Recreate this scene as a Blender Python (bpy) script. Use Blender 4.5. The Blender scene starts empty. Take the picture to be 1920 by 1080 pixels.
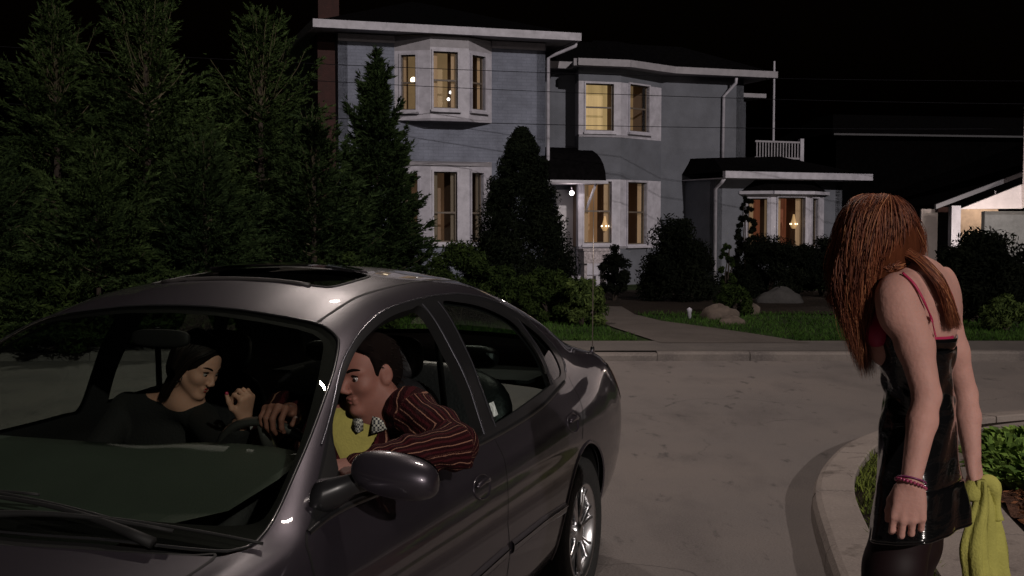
import bpy, bmesh, math, random
import numpy as np
from mathutils import Vector, Matrix
from mathutils.geometry import delaunay_2d_cdt
SC = bpy.context.scene
COL = SC.collection
# ------------------------------------------------------------------ camera
CAMH = 1.665; F = 2250.0; PIT = math.atan(122/2250.)
cam = bpy.data.cameras.new('camera'); camo = bpy.data.objects.new('camera', cam); COL.objects.link(camo)
camo.location = (0, 0, CAMH); camo.rotation_euler = (math.pi/2-PIT, 0, 0)
cam.sensor_width = 36; cam.lens = 36*F/1920; cam.clip_start = .05; cam.clip_end = 2000
SC.camera = camo
# ------------------------------------------------------------------ night sky, moonlike key light, exposure
SUN_TO = Vector((.36, -.84, .37)).normalized()
W = bpy.data.worlds.new('World'); SC.world = W; W.use_nodes = True
wn = W.node_tree; bg = wn.nodes['Background']
sky = wn.nodes.new('ShaderNodeTexSky'); sky.sky_type = 'NISHITA'; sky.sun_disc = False
sky.sun_elevation = math.radians(-3); sky.sun_rotation = math.atan2(SUN_TO.x, SUN_TO.y)
sky.air_density = 1.0
wn.links.new(sky.outputs[0], bg.inputs[0]); bg.inputs[1].default_value = .012
sl = bpy.data.lights.new('key_light', 'SUN'); sl.energy = 1.85; sl.angle = math.radians(.6); sl.color = (1.0, .90, .84)
so = bpy.data.objects.new('key_light', sl); COL.objects.link(so)
so.rotation_euler = SUN_TO.to_track_quat('Z', 'Y').to_euler(); so.location = (5, -8, 20)
SC.view_settings.view_transform = 'Standard'; SC.view_settings.look = 'None'
SC.view_settings.exposure = 0; SC.view_settings.gamma = 1
# ------------------------------------------------------------------ helpers
R = random.Random(7); NR = np.random.default_rng(11)
def V(*a): return np.array(a, float)
def ray(u, v):
    a = (u-960)/F; b = -(v-540)/F
    return V(a, math.cos(PIT)+b*math.sin(PIT), -math.sin(PIT)+b*math.cos(PIT))
def at(u, v, d): return V(0, 0, CAMH)+ray(u, v)*d           # point at real distance d
def ong(u, v, z=0.):                                         # point on the ground plane z
    r = ray(u, v); return V(0, 0, CAMH)+r*((z-CAMH)/r[2])
def link(name, me, m=None, parent=None, smooth=True):
    if m is not None:
        for q in (m if isinstance(m, (list, tuple)) else [m]): me.materials.append(q)
    o = bpy.data.objects.new(name, me); COL.objects.link(o); o.parent = parent
    if smooth and len(me.polygons): me.polygons.foreach_set('use_smooth', [True]*len(me.polygons))
    return o
def mesh(name, vs, fs, m=None, parent=None, smooth=True):
    me = bpy.data.meshes.new(name); me.from_pydata([tuple(map(float, v)) for v in vs], [], [tuple(map(int, f)) for f in fs]); me.update()
    return link(name, me, m, parent, smooth)
def fastmesh(name, vs, faces, m=None, parent=None, smooth=True):
    """vs (n,3), faces (k,3 or 4) numpy"""
    vs = np.asarray(vs, np.float32); faces = np.asarray(faces, np.int32); k = faces.shape[1]
    me = bpy.data.meshes.new(name); me.vertices.add(len(vs)); me.vertices.foreach_set('co', vs.ravel())
    me.loops.add(faces.size); me.loops.foreach_set('vertex_index', faces.ravel())
    me.polygons.add(len(faces)); me.polygons.foreach_set('loop_start', np.arange(0, faces.size, k, dtype=np.int32))
    me.update(calc_edges=True); me.validate()
    return link(name, me, m, parent, smooth)
def empty(name, loc=(0, 0, 0), rz=0):
    o = bpy.data.objects.new(name, None); COL.objects.link(o); o.location = [float(q) for q in loc]; o.rotation_euler = (0, 0, rz); o.empty_display_size = .1
    return o
def tag(o, label, cat, group=None, kind=None):
    if label: o['label'] = label
    if cat: o['category'] = cat
    if group: o['group'] = group
    if kind: o['kind'] = kind
    return o
def struct(o): o['kind'] = 'structure'; return o
class MB:
    """collects boxes, tubes, quads and links them as one mesh"""
    def __init__(s): s.v = []; s.f = []
    def add(s, vs, fs):
        n = len(s.v); s.v += [tuple(map(float, q)) for q in vs]; s.f += [tuple(i+n for i in f) for f in fs]; return s
    def box(s, a, b, M=None):
        x0, y0, z0 = a; x1, y1, z1 = b
        vs = [(x0,y0,z0),(x1,y0,z0),(x1,y1,z0),(x0,y1,z0),(x0,y0,z1),(x1,y0,z1),(x1,y1,z1),(x0,y1,z1)]
        if M is not None: vs = [tuple(M(*q)) for q in vs]
        return s.add(vs, [(0,3,2,1),(4,5,6,7),(0,1,5,4),(1,2,6,5),(2,3,7,6),(3,0,4,7)])
    def tube(s, pts, r, n=8, cap=True):
        pts = [np.array(p, float) for p in pts]; rr = r if hasattr(r, '__len__') else [r]*len(pts)
        up = V(0, 0, 1); vs = []; N = len(pts)
        for i, p in enumerate(pts):
            t = pts[min(i+1, N-1)]-pts[max(i-1, 0)]; t = t/(np.linalg.norm(t)+1e-9)
            if i == 0:
                a = np.cross(t, up)
                if np.linalg.norm(a) < .1: a = np.cross(t, V(1, 0, 0))
            else: a = pa-t*np.dot(pa, t)
            a = a/(np.linalg.norm(a)+1e-9); pa = a; b = np.cross(t, a)
            vs += [p+rr[i]*(a*math.cos(k*2*math.pi/n)+b*math.sin(k*2*math.pi/n)) for k in range(n)]
        fs = [(i*n+k, i*n+(k+1) % n, (i+1)*n+(k+1) % n, (i+1)*n+k) for i in range(N-1) for k in range(n)]
        if cap: fs += [tuple(range(n))[::-1], tuple((N-1)*n+k for k in range(n))]
        return s.add(vs, fs)
    def loft(s, rings, close=True, cap=True):
        n = len(rings[0]); vs = [q for r_ in rings for q in r_]
        fs = [(i*n+k, i*n+(k+1) % n, (i+1)*n+(k+1) % n, (i+1)*n+k) for i in range(len(rings)-1) for k in range(n if close else n-1)]
        if cap: fs += [tuple(range(n))[::-1], tuple((len(rings)-1)*n+k for k in range(n))]
        return s.add(vs, fs)
    def lathe(s, prof, O, ax, n=32):
        """prof [(radius, along)], axis through O along ax"""
        ax = np.array(ax, float); ax /= np.linalg.norm(ax)
        a = np.cross(ax, V(0, 0, 1)) if abs(ax[2]) < .9 else np.cross(ax, V(1, 0, 0)); a /= np.linalg.norm(a); b = np.cross(ax, a)
        return s.loft([[np.array(O)+ax*h+r_*(a*math.cos(k*2*math.pi/n)+b*math.sin(k*2*math.pi/n)) for k in range(n)] for r_, h in prof], True, False)
    def build(s, name, m=None, parent=None, smooth=False, bevel=0):
        o = mesh(name, s.v, s.f, m, parent, smooth)
        if bevel:
            md = o.modifiers.new('bevel', 'BEVEL'); md.width = bevel; md.segments = 2; md.limit_method = 'ANGLE'; md.harden_normals = False
        return o
# ------------------------------------------------------------------ materials
def mat(name, col, rough=.7, metal=0., var=0., vscale=6., bump=0., bscale=30., coat=0., coat_r=.03, spec=.5, emit=None, es=0., dirt=None, stretch=(1,1,1), trans=0.):
    m = bpy.data.materials.new(name); m.use_nodes = True; nt = m.node_tree; b = nt.nodes['Principled BSDF']
    b.inputs['Base Color'].default_value = (*col, 1); b.inputs['Roughness'].default_value = rough; b.inputs['Metallic'].default_value = metal
    b.inputs['Coat Weight'].default_value = coat; b.inputs['Coat Roughness'].default_value = coat_r; b.inputs['Specular IOR Level'].default_value = spec
    if emit: b.inputs['Emission Color'].default_value = (*emit, 1); b.inputs['Emission Strength'].default_value = es
    if var or bump or dirt:
        tc = nt.nodes.new('ShaderNodeTexCoord'); mp = nt.nodes.new('ShaderNodeMapping'); mp.inputs['Scale'].default_value = stretch
        nt.links.new(tc.outputs['Object'], mp.inputs[0])
    if var or dirt:
        n = nt.nodes.new('ShaderNodeTexNoise'); n.inputs['Scale'].default_value = vscale; n.inputs['Detail'].default_value = 6; n.inputs['Roughness'].default_value = .65
        nt.links.new(mp.outputs[0], n.inputs[0])
        cr = nt.nodes.new('ShaderNodeValToRGB'); cr.color_ramp.elements[0].position = .3; cr.color_ramp.elements[1].position = .7
        c0 = tuple(q*(1-var) for q in col); c1 = dirt if dirt else tuple(min(1, q*(1+var)) for q in col)
        cr.color_ramp.elements[0].color = (*c0, 1); cr.color_ramp.elements[1].color = (*c1, 1)
        nt.links.new(n.outputs[0], cr.inputs[0]); nt.links.new(cr.outputs[0], b.inputs['Base Color'])
    if bump:
        n2 = nt.nodes.new('ShaderNodeTexNoise'); n2.inputs['Scale'].default_value = bscale; n2.inputs['Detail'].default_value = 5
        bp = nt.nodes.new('ShaderNodeBump'); bp.inputs['Strength'].default_value = bump; bp.inputs['Distance'].default_value = .02
        nt.links.new(mp.outputs[0], n2.inputs[0]); nt.links.new(n2.outputs[0], bp.inputs['Height']); nt.links.new(bp.outputs[0], b.inputs['Normal'])
    return m
def glassmat(name, tint, refl=1.0, rough=0.0):
    m = bpy.data.materials.new(name); m.use_nodes = True; nt = m.node_tree; nt.nodes.clear()
    o = nt.nodes.new('ShaderNodeOutputMaterial'); mx = nt.nodes.new('ShaderNodeMixShader'); t = nt.nodes.new('ShaderNodeBsdfTransparent')
    g = nt.nodes.new('ShaderNodeBsdfGlossy'); fr = nt.nodes.new('ShaderNodeFresnel'); fr.inputs[0].default_value = 1.5
    t.inputs[0].default_value = (*tint, 1); g.inputs['Roughness'].default_value = rough; g.inputs[0].default_value = (refl,)*3+(1,)
    ge = nt.nodes.new('ShaderNodeNewGeometry'); mr = nt.nodes.new('ShaderNodeMapRange'); mr.inputs[3].default_value = 1.5; mr.inputs[4].default_value = 1/1.5   # same index from both sides of the thin pane
    nt.links.new(ge.outputs['Backfacing'], mr.inputs[0]); nt.links.new(mr.outputs[0], fr.inputs[0])
    nt.links.new(fr.outputs[0], mx.inputs[0]); nt.links.new(t.outputs[0], mx.inputs[1]); nt.links.new(g.outputs[0], mx.inputs[2]); nt.links.new(mx.outputs[0], o.inputs[0])
    return m
# ------------------------------------------------------------------ implicit surfaces (smooth unions -> one continuous skin)
def rotm(f, up):
    f = np.array(f, float); f /= np.linalg.norm(f); up = np.array(up, float); l = np.cross(up, f); l /= np.linalg.norm(l); u = np.cross(f, l)
    return np.array([f, l, u]).T      # columns: forward, left, up
class Body:
    def __init__(s): s.ops = []
    def cone(s, a, b, ra, rb=None, k=.02, sub=False, flat=None):
        s.ops.append(('c', np.array(a, float), np.array(b, float), ra, ra if rb is None else rb, k, sub)); return s
    def ell(s, c, r, M=None, k=.02, sub=False):
        s.ops.append(('e', np.array(c, float), np.array(r, float), np.eye(3) if M is None else M, None, k, sub)); return s
    def chain(s, pts, rs, k=.02):
        for i in range(len(pts)-1): s.cone(pts[i], pts[i+1], rs[i], rs[i+1], k)
        return s
    def mesh(s, name, res, m=None, parent=None, post=None, off=0., lo=None, hi=None):
        bb = []
        for o in s.ops:
            if o[6]: continue
            if o[0] == 'c': r = max(o[3], o[4]); bb.append((np.minimum(o[1], o[2])-r, np.maximum(o[1], o[2])+r))
            else: r = o[2].max(); bb.append((o[1]-r, o[1]+r))
        L = np.min([q[0] for q in bb], 0)-.03-off; H = np.max([q[1] for q in bb], 0)+.03+off
        if lo is not None: L = np.maximum(L, lo)
        if hi is not None: H = np.minimum(H, hi)
        n = np.ceil((H-L)/res).astype(int)+1
        ax = [L[i]+np.arange(n[i])*res for i in range(3)]
        D = np.full(n, .5, np.float32)
        for o in s.ops:
            k = o[5]; r = (max(o[3], o[4]) if o[0] == 'c' else o[2].max())+k+3*res+off
            a = (np.minimum(o[1], o[2]) if o[0] == 'c' else o[1])-r; b = (np.maximum(o[1], o[2]) if o[0] == 'c' else o[1])+r
            i0 = np.clip(((a-L)/res).astype(int), 0, n); i1 = np.clip(((b-L)/res).astype(int)+2, 0, n)
            if (i1 <= i0).any(): continue
            sl_ = tuple(slice(i0[j], i1[j]) for j in range(3))
            X, Y, Z = np.meshgrid(*[ax[j][sl_[j]].astype(np.float32) for j in range(3)], indexing='ij')
            if o[0] == 'c':
                d = o[2]-o[1]; dd = (d*d).sum()+1e-12
                px, py, pz = X-o[1][0], Y-o[1][1], Z-o[1][2]
                t = np.clip((px*d[0]+py*d[1]+pz*d[2])/dd, 0, 1)
                q = np.sqrt((px-d[0]*t)**2+(py-d[1]*t)**2+(pz-d[2]*t)**2)-(o[3]+(o[4]-o[3])*t)
            else:
                M = o[3]; px, py, pz = X-o[1][0], Y-o[1][1], Z-o[1][2]
                l = [(px*M[0, j]+py*M[1, j]+pz*M[2, j]) for j in range(3)]
                k0 = np.sqrt(sum((l[j]/o[2][j])**2 for j in range(3))); k1 = np.sqrt(sum((l[j]/o[2][j]**2)**2 for j in range(3)))+1e-9
                q = k0*(k0-1)/k1
            c = D[sl_]
            if o[6]:
                h = np.clip(.5-.5*(c+q)/k, 0, 1); D[sl_] = c*(1-h)+(-q)*h+k*h*(1-h)
            else:
                h = np.clip(.5+.5*(c-q)/k, 0, 1); D[sl_] = c*(1-h)+q*h-k*h*(1-h)
        D -= off
        if post is not None:
            X, Y, Z = np.meshgrid(*[a_.astype(np.float32) for a_ in ax], indexing='ij'); D = post(X, Y, Z, D)
        vs, fs = surfnet(D, L, res)
        return fastmesh(name, vs, fs, m, parent) if name else (vs, fs)
def surfnet(D, L, res):
    s = D < 0; n = D.shape
    c = [(i, j, k) for i in (0, 1) for j in (0, 1) for k in (0, 1)]
    cnt = sum(s[i:n[0]-1+i, j:n[1]-1+j, k:n[2]-1+k].astype(np.int8) for i, j, k in c)
    cell = (cnt > 0) & (cnt < 8); idx = np.argwhere(cell); vid = np.full(cell.shape, -1, np.int64); vid[cell] = np.arange(len(idx))
    acc = np.zeros((len(idx), 3)); num = np.zeros(len(idx))
    for a in c:
        for ax in range(3):
            if a[ax]: continue
            b = list(a); b[ax] = 1
            da = D[idx[:, 0]+a[0], idx[:, 1]+a[1], idx[:, 2]+a[2]]; db = D[idx[:, 0]+b[0], idx[:, 1]+b[1], idx[:, 2]+b[2]]
            mk = (da < 0) != (db < 0); t = np.where(mk, da/(da-db+1e-12), 0)
            p = np.tile(np.array(a, float), (len(idx), 1)); p[:, ax] += t
            acc[mk] += p[mk]; num[mk] += 1
    vs = L+(idx+acc/num[:, None])*res
    F_ = []
    for ax in range(3):
        u, w = (ax+1) % 3, (ax+2) % 3
        a = np.take(s, range(0, n[ax]-1), ax); b = np.take(s, range(1, n[ax]), ax)
        e = np.argwhere(a != b); e = e[(e[:, u] > 0) & (e[:, w] > 0) & (e[:, u] < n[u]-1) & (e[:, w] < n[w]-1)]
        fl = a[e[:, 0], e[:, 1], e[:, 2]]
        def g(du, dw):
            q = e.copy(); q[:, u] -= du; q[:, w] -= dw; return vid[q[:, 0], q[:, 1], q[:, 2]]
        Q = np.stack([g(1, 1), g(0, 1), g(0, 0), g(1, 0)], 1); Q[~fl] = Q[~fl][:, ::-1]; F_.append(Q)
    Q = np.concatenate(F_); Q = Q[(Q >= 0).all(1)]
    return vs, Q
def vnoise(X, Y, Z, f):
    return (np.sin(X*f*1.7+1.3*np.sin(Y*f*1.1+2))*np.sin(Y*f*1.3+1.7*np.sin(Z*f*.9))*np.sin(Z*f*1.9+1.1*np.sin(X*f*1.4+1)))
# ================================================================== GROUND
def nodes_mix(name, layers, rough=.9, bump=.3, bscale=40, spec=.2):
    """layers: base colour, then (scale, lo, hi, colour, stretch) masks from noise"""
    m = bpy.data.materials.new(name); m.use_nodes = True; nt = m.node_tree; b = nt.nodes['Principled BSDF']
    b.inputs['Roughness'].default_value = rough; b.inputs['Specular IOR Level'].default_value = spec
    tc = nt.nodes.new('ShaderNodeTexCoord'); cur = None; base = layers[0]
    for k, (sc, lo, hi, c, st) in enumerate(layers[1:]):
        mp = nt.nodes.new('ShaderNodeMapping'); mp.inputs['Scale'].default_value = st; mp.inputs['Location'].default_value = (k*3.1, k*1.7, 0)
        nt.links.new(tc.outputs['Object'], mp.inputs[0])
        n = nt.nodes.new('ShaderNodeTexNoise'); n.inputs['Scale'].default_value = sc; n.inputs['Detail'].default_value = 7; n.inputs['Roughness'].default_value = .62
        nt.links.new(mp.outputs[0], n.inputs[0])
        r = nt.nodes.new('ShaderNodeMapRange'); r.inputs[1].default_value = lo; r.inputs[2].default_value = hi; nt.links.new(n.outputs[0], r.inputs[0])
        mx = nt.nodes.new('ShaderNodeMix'); mx.data_type = 'RGBA'; nt.links.new(r.outputs[0], mx.inputs[0])
        if cur is None: mx.inputs[6].default_value = (*base, 1)
        else: nt.links.new(cur, mx.inputs[6])
        mx.inputs[7].default_value = (*c, 1); cur = mx.outputs[2]
    nt.links.new(cur, b.inputs['Base Color'])
    n2 = nt.nodes.new('ShaderNodeTexNoise'); n2.inputs['Scale'].default_value = bscale; n2.inputs['Detail'].default_value = 8
    bp = nt.nodes.new('ShaderNodeBump'); bp.inputs['Strength'].default_value = bump; bp.inputs['Distance'].default_value = .02
    nt.links.new(tc.outputs['Object'], n2.inputs[0]); nt.links.new(n2.outputs[0], bp.inputs['Height']); nt.links.new(bp.outputs[0], b.inputs['Normal'])
    return m
M_ROAD = nodes_mix('asphalt', [(.140, .122, .116), (.35, .42, .62, (.168, .142, .130), (1, 1, 1)), (1.4, .5, .72, (.098, .084, .081), (1, .5, 1)), (90, .45, .75, (.17, .155, .15), (1, 1, 1)), (6, .60, .68, (.082, .072, .070), (1, .35, 1))], .8, .5, 70, .3)
# cracks in the asphalt
def add_cracks(m, col=(.055, .048, .046), scale=.45, w=.006):
    nt = m.node_tree; b = nt.nodes['Principled BSDF']; src = b.inputs['Base Color'].links[0].from_socket
    tc = nt.nodes.new('ShaderNodeTexCoord'); n = nt.nodes.new('ShaderNodeTexNoise'); n.inputs['Scale'].default_value = 1.3; n.inputs['Detail'].default_value = 6
    ad = nt.nodes.new('ShaderNodeVectorMath'); ad.operation = 'MULTIPLY_ADD'; ad.inputs[1].default_value = (1.0, 1.0, 0)
    v = nt.nodes.new('ShaderNodeTexVoronoi'); v.feature = 'DISTANCE_TO_EDGE'; v.inputs['Scale'].default_value = scale
    nt.links.new(tc.outputs['Object'], n.inputs[0]); nt.links.new(n.outputs[1], ad.inputs[0]); nt.links.new(tc.outputs['Object'], ad.inputs[2]); nt.links.new(ad.outputs[0], v.inputs[0])
    r = nt.nodes.new('ShaderNodeMapRange'); r.inputs[1].default_value = 0; r.inputs[2].default_value = w; r.inputs[3].default_value = .75; r.inputs[4].default_value = 0; nt.links.new(v.outputs[0], r.inputs[0])
    n3 = nt.nodes.new('ShaderNodeTexNoise'); n3.inputs['Scale'].default_value = .5; nt.links.new(tc.outputs['Object'], n3.inputs[0])
    r3 = nt.nodes.new('ShaderNodeMapRange'); r3.inputs[1].default_value = .45; r3.inputs[2].default_value = .6; nt.links.new(n3.outputs[0], r3.inputs[0])
    mu = nt.nodes.new('ShaderNodeMath'); mu.operation = 'MULTIPLY'; nt.links.new(r.outputs[0], mu.inputs[0]); nt.links.new(r3.outputs[0], mu.inputs[1])
    mx = nt.nodes.new('ShaderNodeMix'); mx.data_type = 'RGBA'; nt.links.new(mu.outputs[0], mx.inputs[0]); nt.links.new(src, mx.inputs[6]); mx.inputs[7].default_value = (*col, 1)
    nt.links.new(mx.outputs[2], b.inputs['Base Color'])
add_cracks(M_ROAD)
M_LAWN = nodes_mix('lawn_soil', [(.018, .030, .010), (1.2, .4, .65, (.028, .045, .014), (1, 1, 1)), (8, .45, .7, (.012, .018, .008), (1, 1, 1))], 1, .8, 60, .1)
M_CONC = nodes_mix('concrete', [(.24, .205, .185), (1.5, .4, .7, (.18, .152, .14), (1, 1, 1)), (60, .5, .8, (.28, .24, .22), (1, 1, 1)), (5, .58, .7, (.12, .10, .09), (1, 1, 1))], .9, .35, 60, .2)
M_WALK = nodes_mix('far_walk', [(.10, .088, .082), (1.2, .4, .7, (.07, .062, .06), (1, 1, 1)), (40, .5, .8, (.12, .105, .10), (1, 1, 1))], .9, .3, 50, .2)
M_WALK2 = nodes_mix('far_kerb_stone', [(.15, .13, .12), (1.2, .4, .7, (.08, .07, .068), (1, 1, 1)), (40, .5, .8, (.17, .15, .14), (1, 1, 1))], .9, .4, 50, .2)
M_MULCH = nodes_mix('mulch', [(.09, .045, .03), (14, .4, .65, (.035, .018, .014), (1, 1, 1)), (60, .5, .7, (.15, .08, .055), (1, 2, 1))], 1, 1., 90, .1)
M_BED = nodes_mix('bed_soil', [(.02, .014, .011), (6, .4, .65, (.01, .008, .007), (1, 1, 1)), (50, .5, .7, (.04, .028, .02), (1, 1, 1))], 1, 1., 90, .1)
struct(mesh('ground', [(-400, -300, -.02), (400, -300, -.02), (400, 600, -.02), (-400, 600, -.02)], [(0, 1, 2, 3)], M_LAWN, None, False))
struct(mesh('road', [(-60, -30, 0), (60, -30, 0), (60, 14.47, 0), (-60, 14.47, 0)], [(0, 1, 2, 3)], M_ROAD, None, False))
def wav(x, a=1.): return a*(math.sin(x*.9)+.6*math.sin(x*2.3+1)+.4*math.sin(x*5.1+2))
def strip(name, xs, ylo, yhi, z0, z1, m, kind='structure', ny=1):
    vs, fs = [], []
    for x in xs:
        a, b = ylo(x), yhi(x)
        for k in range(ny+1): vs.append((x, a+(b-a)*k/ny, z0+(z1-z0)*k/ny))
    n = ny+1
    for i in range(len(xs)-1):
        for k in range(ny): fs.append((i*n+k, (i+1)*n+k, (i+1)*n+k+1, i*n+k+1))
    o = mesh(name, vs, fs, m, None, True); o['kind'] = kind; return o
# far kerb: worn stones one after another
kb = MB(); x = -40.
while x < 40:
    L_ = R.uniform(.9, 1.5); dz = R.uniform(-.022, .006); dy = R.uniform(-.015, .015)
    kb.loft([[(x+xx, 14.42+dy+yy, zz+dz) for yy, zz in ((0, -.05), (-.008, .085), (.015, .112), (.15, .116), (.15, -.05))] for xx in (.004, L_-.004)], True, True); x += L_
struct(kb.build('far_kerb', M_WALK2))
XS = list(np.arange(-40, 40.01, .5))
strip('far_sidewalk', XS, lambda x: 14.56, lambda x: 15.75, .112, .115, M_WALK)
strip('front_lawn', XS, lambda x: 15.75, lambda x: 60, .10, .11, M_LAWN)
# path to the house, widening to the walk
pl = [ong(1240, 641, .13), ong(1190, 625, .13), ong(1150, 612, .13), ong(1120, 600, .13), ong(1105, 585, .13), ong(1100, 570, .13)]
pr = [ong(1520, 641, .13), ong(1420, 625, .13), ong(1330, 612, .13), ong(1240, 600, .13), ong(1190, 588, .13), ong(1160, 570, .13)]
M_PATH = nodes_mix('path_gravel', [(.085, .072, .066), (1.5, .4, .7, (.06, .05, .046), (1, 1, 1)), (40, .5, .8, (.10, .088, .08), (1, 1, 1))], .9, .5, 60, .2)
pm = MB(); pl, pr = smoothp(pl, 4, False) if 'smoothp' in globals() else pl, pr
vs = []; n_ = min(len(pl), len(pr))
for i in range(n_): vs += [tuple(pl[i][:2])+(.119,), tuple(pr[i][:2])+(.119,)]
struct(mesh('garden_path', vs, [(2*i, 2*i+1, 2*i+3, 2*i+2) for i in range(n_-1)], M_PATH, None, False))
# flower bed soil in front of the house
strip('planting_bed', XS, lambda x: 20.3+.25*wav(x*.7), lambda x: 27.5, .118, .122, M_BED)
# near corner: curved kerb, pavement slabs, mulch bed
KP = [V(.86, 1.0), V(.90, 2.4), V(1.12, 3.7), V(1.36, 4.9), V(1.51, 5.76), V(1.72, 6.84), V(2.01, 7.7), V(2.45, 8.55), V(3.1, 9.25), V(4.25, 9.88), V(7, 10.7), V(12, 11.3), V(30, 12)]
def spl(P, n=10):
    out = []
    for i in range(len(P)-1):
        p0, p1, p2, p3 = P[max(i-1, 0)], P[i], P[i+1], P[min(i+2, len(P)-1)]
        for k in range(n):
            f = k/n; out.append(.5*((2*p1)+(-p0+p2)*f+(2*p0-5*p1+4*p2-p3)*f*f+(-p0+3*p1-3*p2+p3)*f**3))
    return out+[P[-1]]
KC = spl(KP, 12)
def offs(C, d):
    out = []
    for i, p in enumerate(C):
        t = C[min(i+1, len(C)-1)]-C[max(i-1, 0)]; t /= np.linalg.norm(t); out.append(p+V(t[1], -t[0])*d)
    return out
seg = MB(); acc = 0; start = 0; prof = [(0, -.03), (.012, .08), (.03, .118), (.06, .13), (.235, .135), (.245, .128), (.245, -.03)]
OC = [offs(KC, d) for d, _ in prof]
i = 0
while i < len(KC)-1:
    j = i; L_ = 0
    while j < len(KC)-1 and L_ < 1.15: L_ += np.linalg.norm(KC[j+1]-KC[j]); j += 1
    dz = R.uniform(-.004, .004); rings = []
    for k in range(i, j+1):
        sh = .008 if k == i else (-.008 if k == j else 0); t = KC[min(k+1, len(KC)-1)]-KC[max(k-1, 0)]; t /= np.linalg.norm(t)
        rings.append([(OC[q][k][0]+t[0]*sh, OC[q][k][1]+t[1]*sh, prof[q][1]+dz) for q in range(len(prof))])
    seg.loft(rings, True, True); i = j
struct(seg.build('near_kerb', M_CONC, None, True))
for p in bpy.data.objects['near_kerb'].data.polygons: p.use_smooth = False
# soil under the corner
cs = [tuple(p)+(.085,) for p in offs(KC, .2)]; n_ = len(cs)
struct(mesh('corner_soil', cs+[(30, 1, .085)], [(i, n_, i+1) for i in range(n_-1)], M_BED, None, False))
# pavement slabs following the kerb
a_, b_ = offs(KC, .46), offs(KC, 1.0); sb = MB(); i = 0
while i < len(KC)-1:
    j = i; L_ = 0
    while j < len(KC)-1 and L_ < 1.2: L_ += np.linalg.norm(a_[j+1]-a_[j]); j += 1
    dz = R.uniform(-.005, .005)
    lo = [a_[k] for k in range(i, j+1)]; hi = [b_[k] for k in range(i, j+1)]; t = lo[-1]-lo[0]; t /= np.linalg.norm(t)+1e-9
    lo[0] = lo[0]+t*.012; hi[0] = hi[0]+t*.012; lo[-1] = lo[-1]-t*.012; hi[-1] = hi[-1]-t*.012
    rings = [[(p[0], p[1], .05), (p[0], p[1], .122+dz), (q[0], q[1], .124+dz), (q[0], q[1], .05)] for p, q in zip(lo, hi)]
    sb.loft(rings, True, True); i = j
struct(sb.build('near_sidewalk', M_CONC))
c_ = offs(KC, 1.04); cs = [tuple(p)+(.112+.02*math.sin(k*1.3),) for k, p in enumerate(c_)]
struct(mesh('mulch_bed', cs+[(30, 1, .14)], [(i, n_, i+1) for i in range(n_-1)], M_MULCH, None, True))
# ================================================================== HOUSES
def onwall(px, py, A, B):
    """pixel -> (u along wall A-B, height) on that vertical wall"""
    r = ray(px, py); d = B-A; L_ = np.linalg.norm(d); d = d/L_
    # solve r.xy*k = A + d*u
    M = np.array([[r[0], -d[0]], [r[1], -d[1]]]); k, u = np.linalg.solve(M, A)
    return u, CAMH+r[2]*k
class Wall:
    def __init__(s, A, B): s.A, s.B = np.array(A, float), np.array(B, float); d = s.B-s.A; s.L = np.linalg.norm(d); s.d = d/s.L; s.n = V(s.d[1], -s.d[0])
    def P(s, u, w, z): q = s.A+s.d*u+s.n*w; return (q[0], q[1], z)      # u along, w out towards viewer, z up
    def rect(s, x0, x1, y0, y1):
        """window rectangle from its pixel box"""
        ua, zt = onwall(x0, y0, s.A, s.B); ub, zb = onwall(x1, y1, s.A, s.B); _, zt2 = onwall(x1, y0, s.A, s.B); _, zb2 = onwall(x0, y1, s.A, s.B)
        return (ua, ub, (zb+zb2)/2, (zt+zt2)/2)
def wallmesh(W_, z0, z1, holes, m, parent, name='wall', th=.22, u0=0., u1=None, top=None):
    u1 = W_.L if u1 is None else u1
    us = sorted({u0, u1, *[q for h in holes for q in h[:2]]}); zs = sorted({z0, z1, *[q for h in holes for q in h[2:]]}); mb = MB()
    for a, b in zip(us, us[1:]):
        for c, d in zip(zs, zs[1:]):
            if any(h[0]-1e-6 <= a and b <= h[1]+1e-6 and h[2]-1e-6 <= c and d <= h[3]+1e-6 for h in holes): continue
            if b-a < 1e-5 or d-c < 1e-5: continue
            mb.add([W_.P(a, 0, c), W_.P(b, 0, c), W_.P(b, 0, d), W_.P(a, 0, d)], [(0, 1, 2, 3)])
            mb.add([W_.P(a, -th, c), W_.P(b, -th, c), W_.P(b, -th, d), W_.P(a, -th, d)], [(3, 2, 1, 0)])
    for a, b, c, d in holes:
        q = [(a, c), (b, c), (b, d), (a, d)]
        for i in range(4):
            (ua, za), (ub, zb) = q[i], q[(i+1) % 4]
            mb.add([W_.P(ua, 0, za), W_.P(ub, 0, zb), W_.P(ub, -th, zb), W_.P(ua, -th, za)], [(0, 1, 2, 3)])
    for a in (u0, u1): mb.add([W_.P(a, 0, z0), W_.P(a, -th, z0), W_.P(a, -th, z1), W_.P(a, 0, z1)], [(0, 1, 2, 3)])
    return mb.build(name, m, parent)
M_WHITE = mat('white_trim_paint', (.33, .32, .37), .6, var=.22, vscale=5, bump=.1)
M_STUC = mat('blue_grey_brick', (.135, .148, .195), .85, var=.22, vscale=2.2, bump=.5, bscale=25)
M_STUC_DIM = mat('grey_stucco_dimmed', (.088, .094, .115), .85, var=.18, vscale=1.8, bump=.4, bscale=30)  # darker than the left block: light falloff from the left put into the colour
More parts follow.
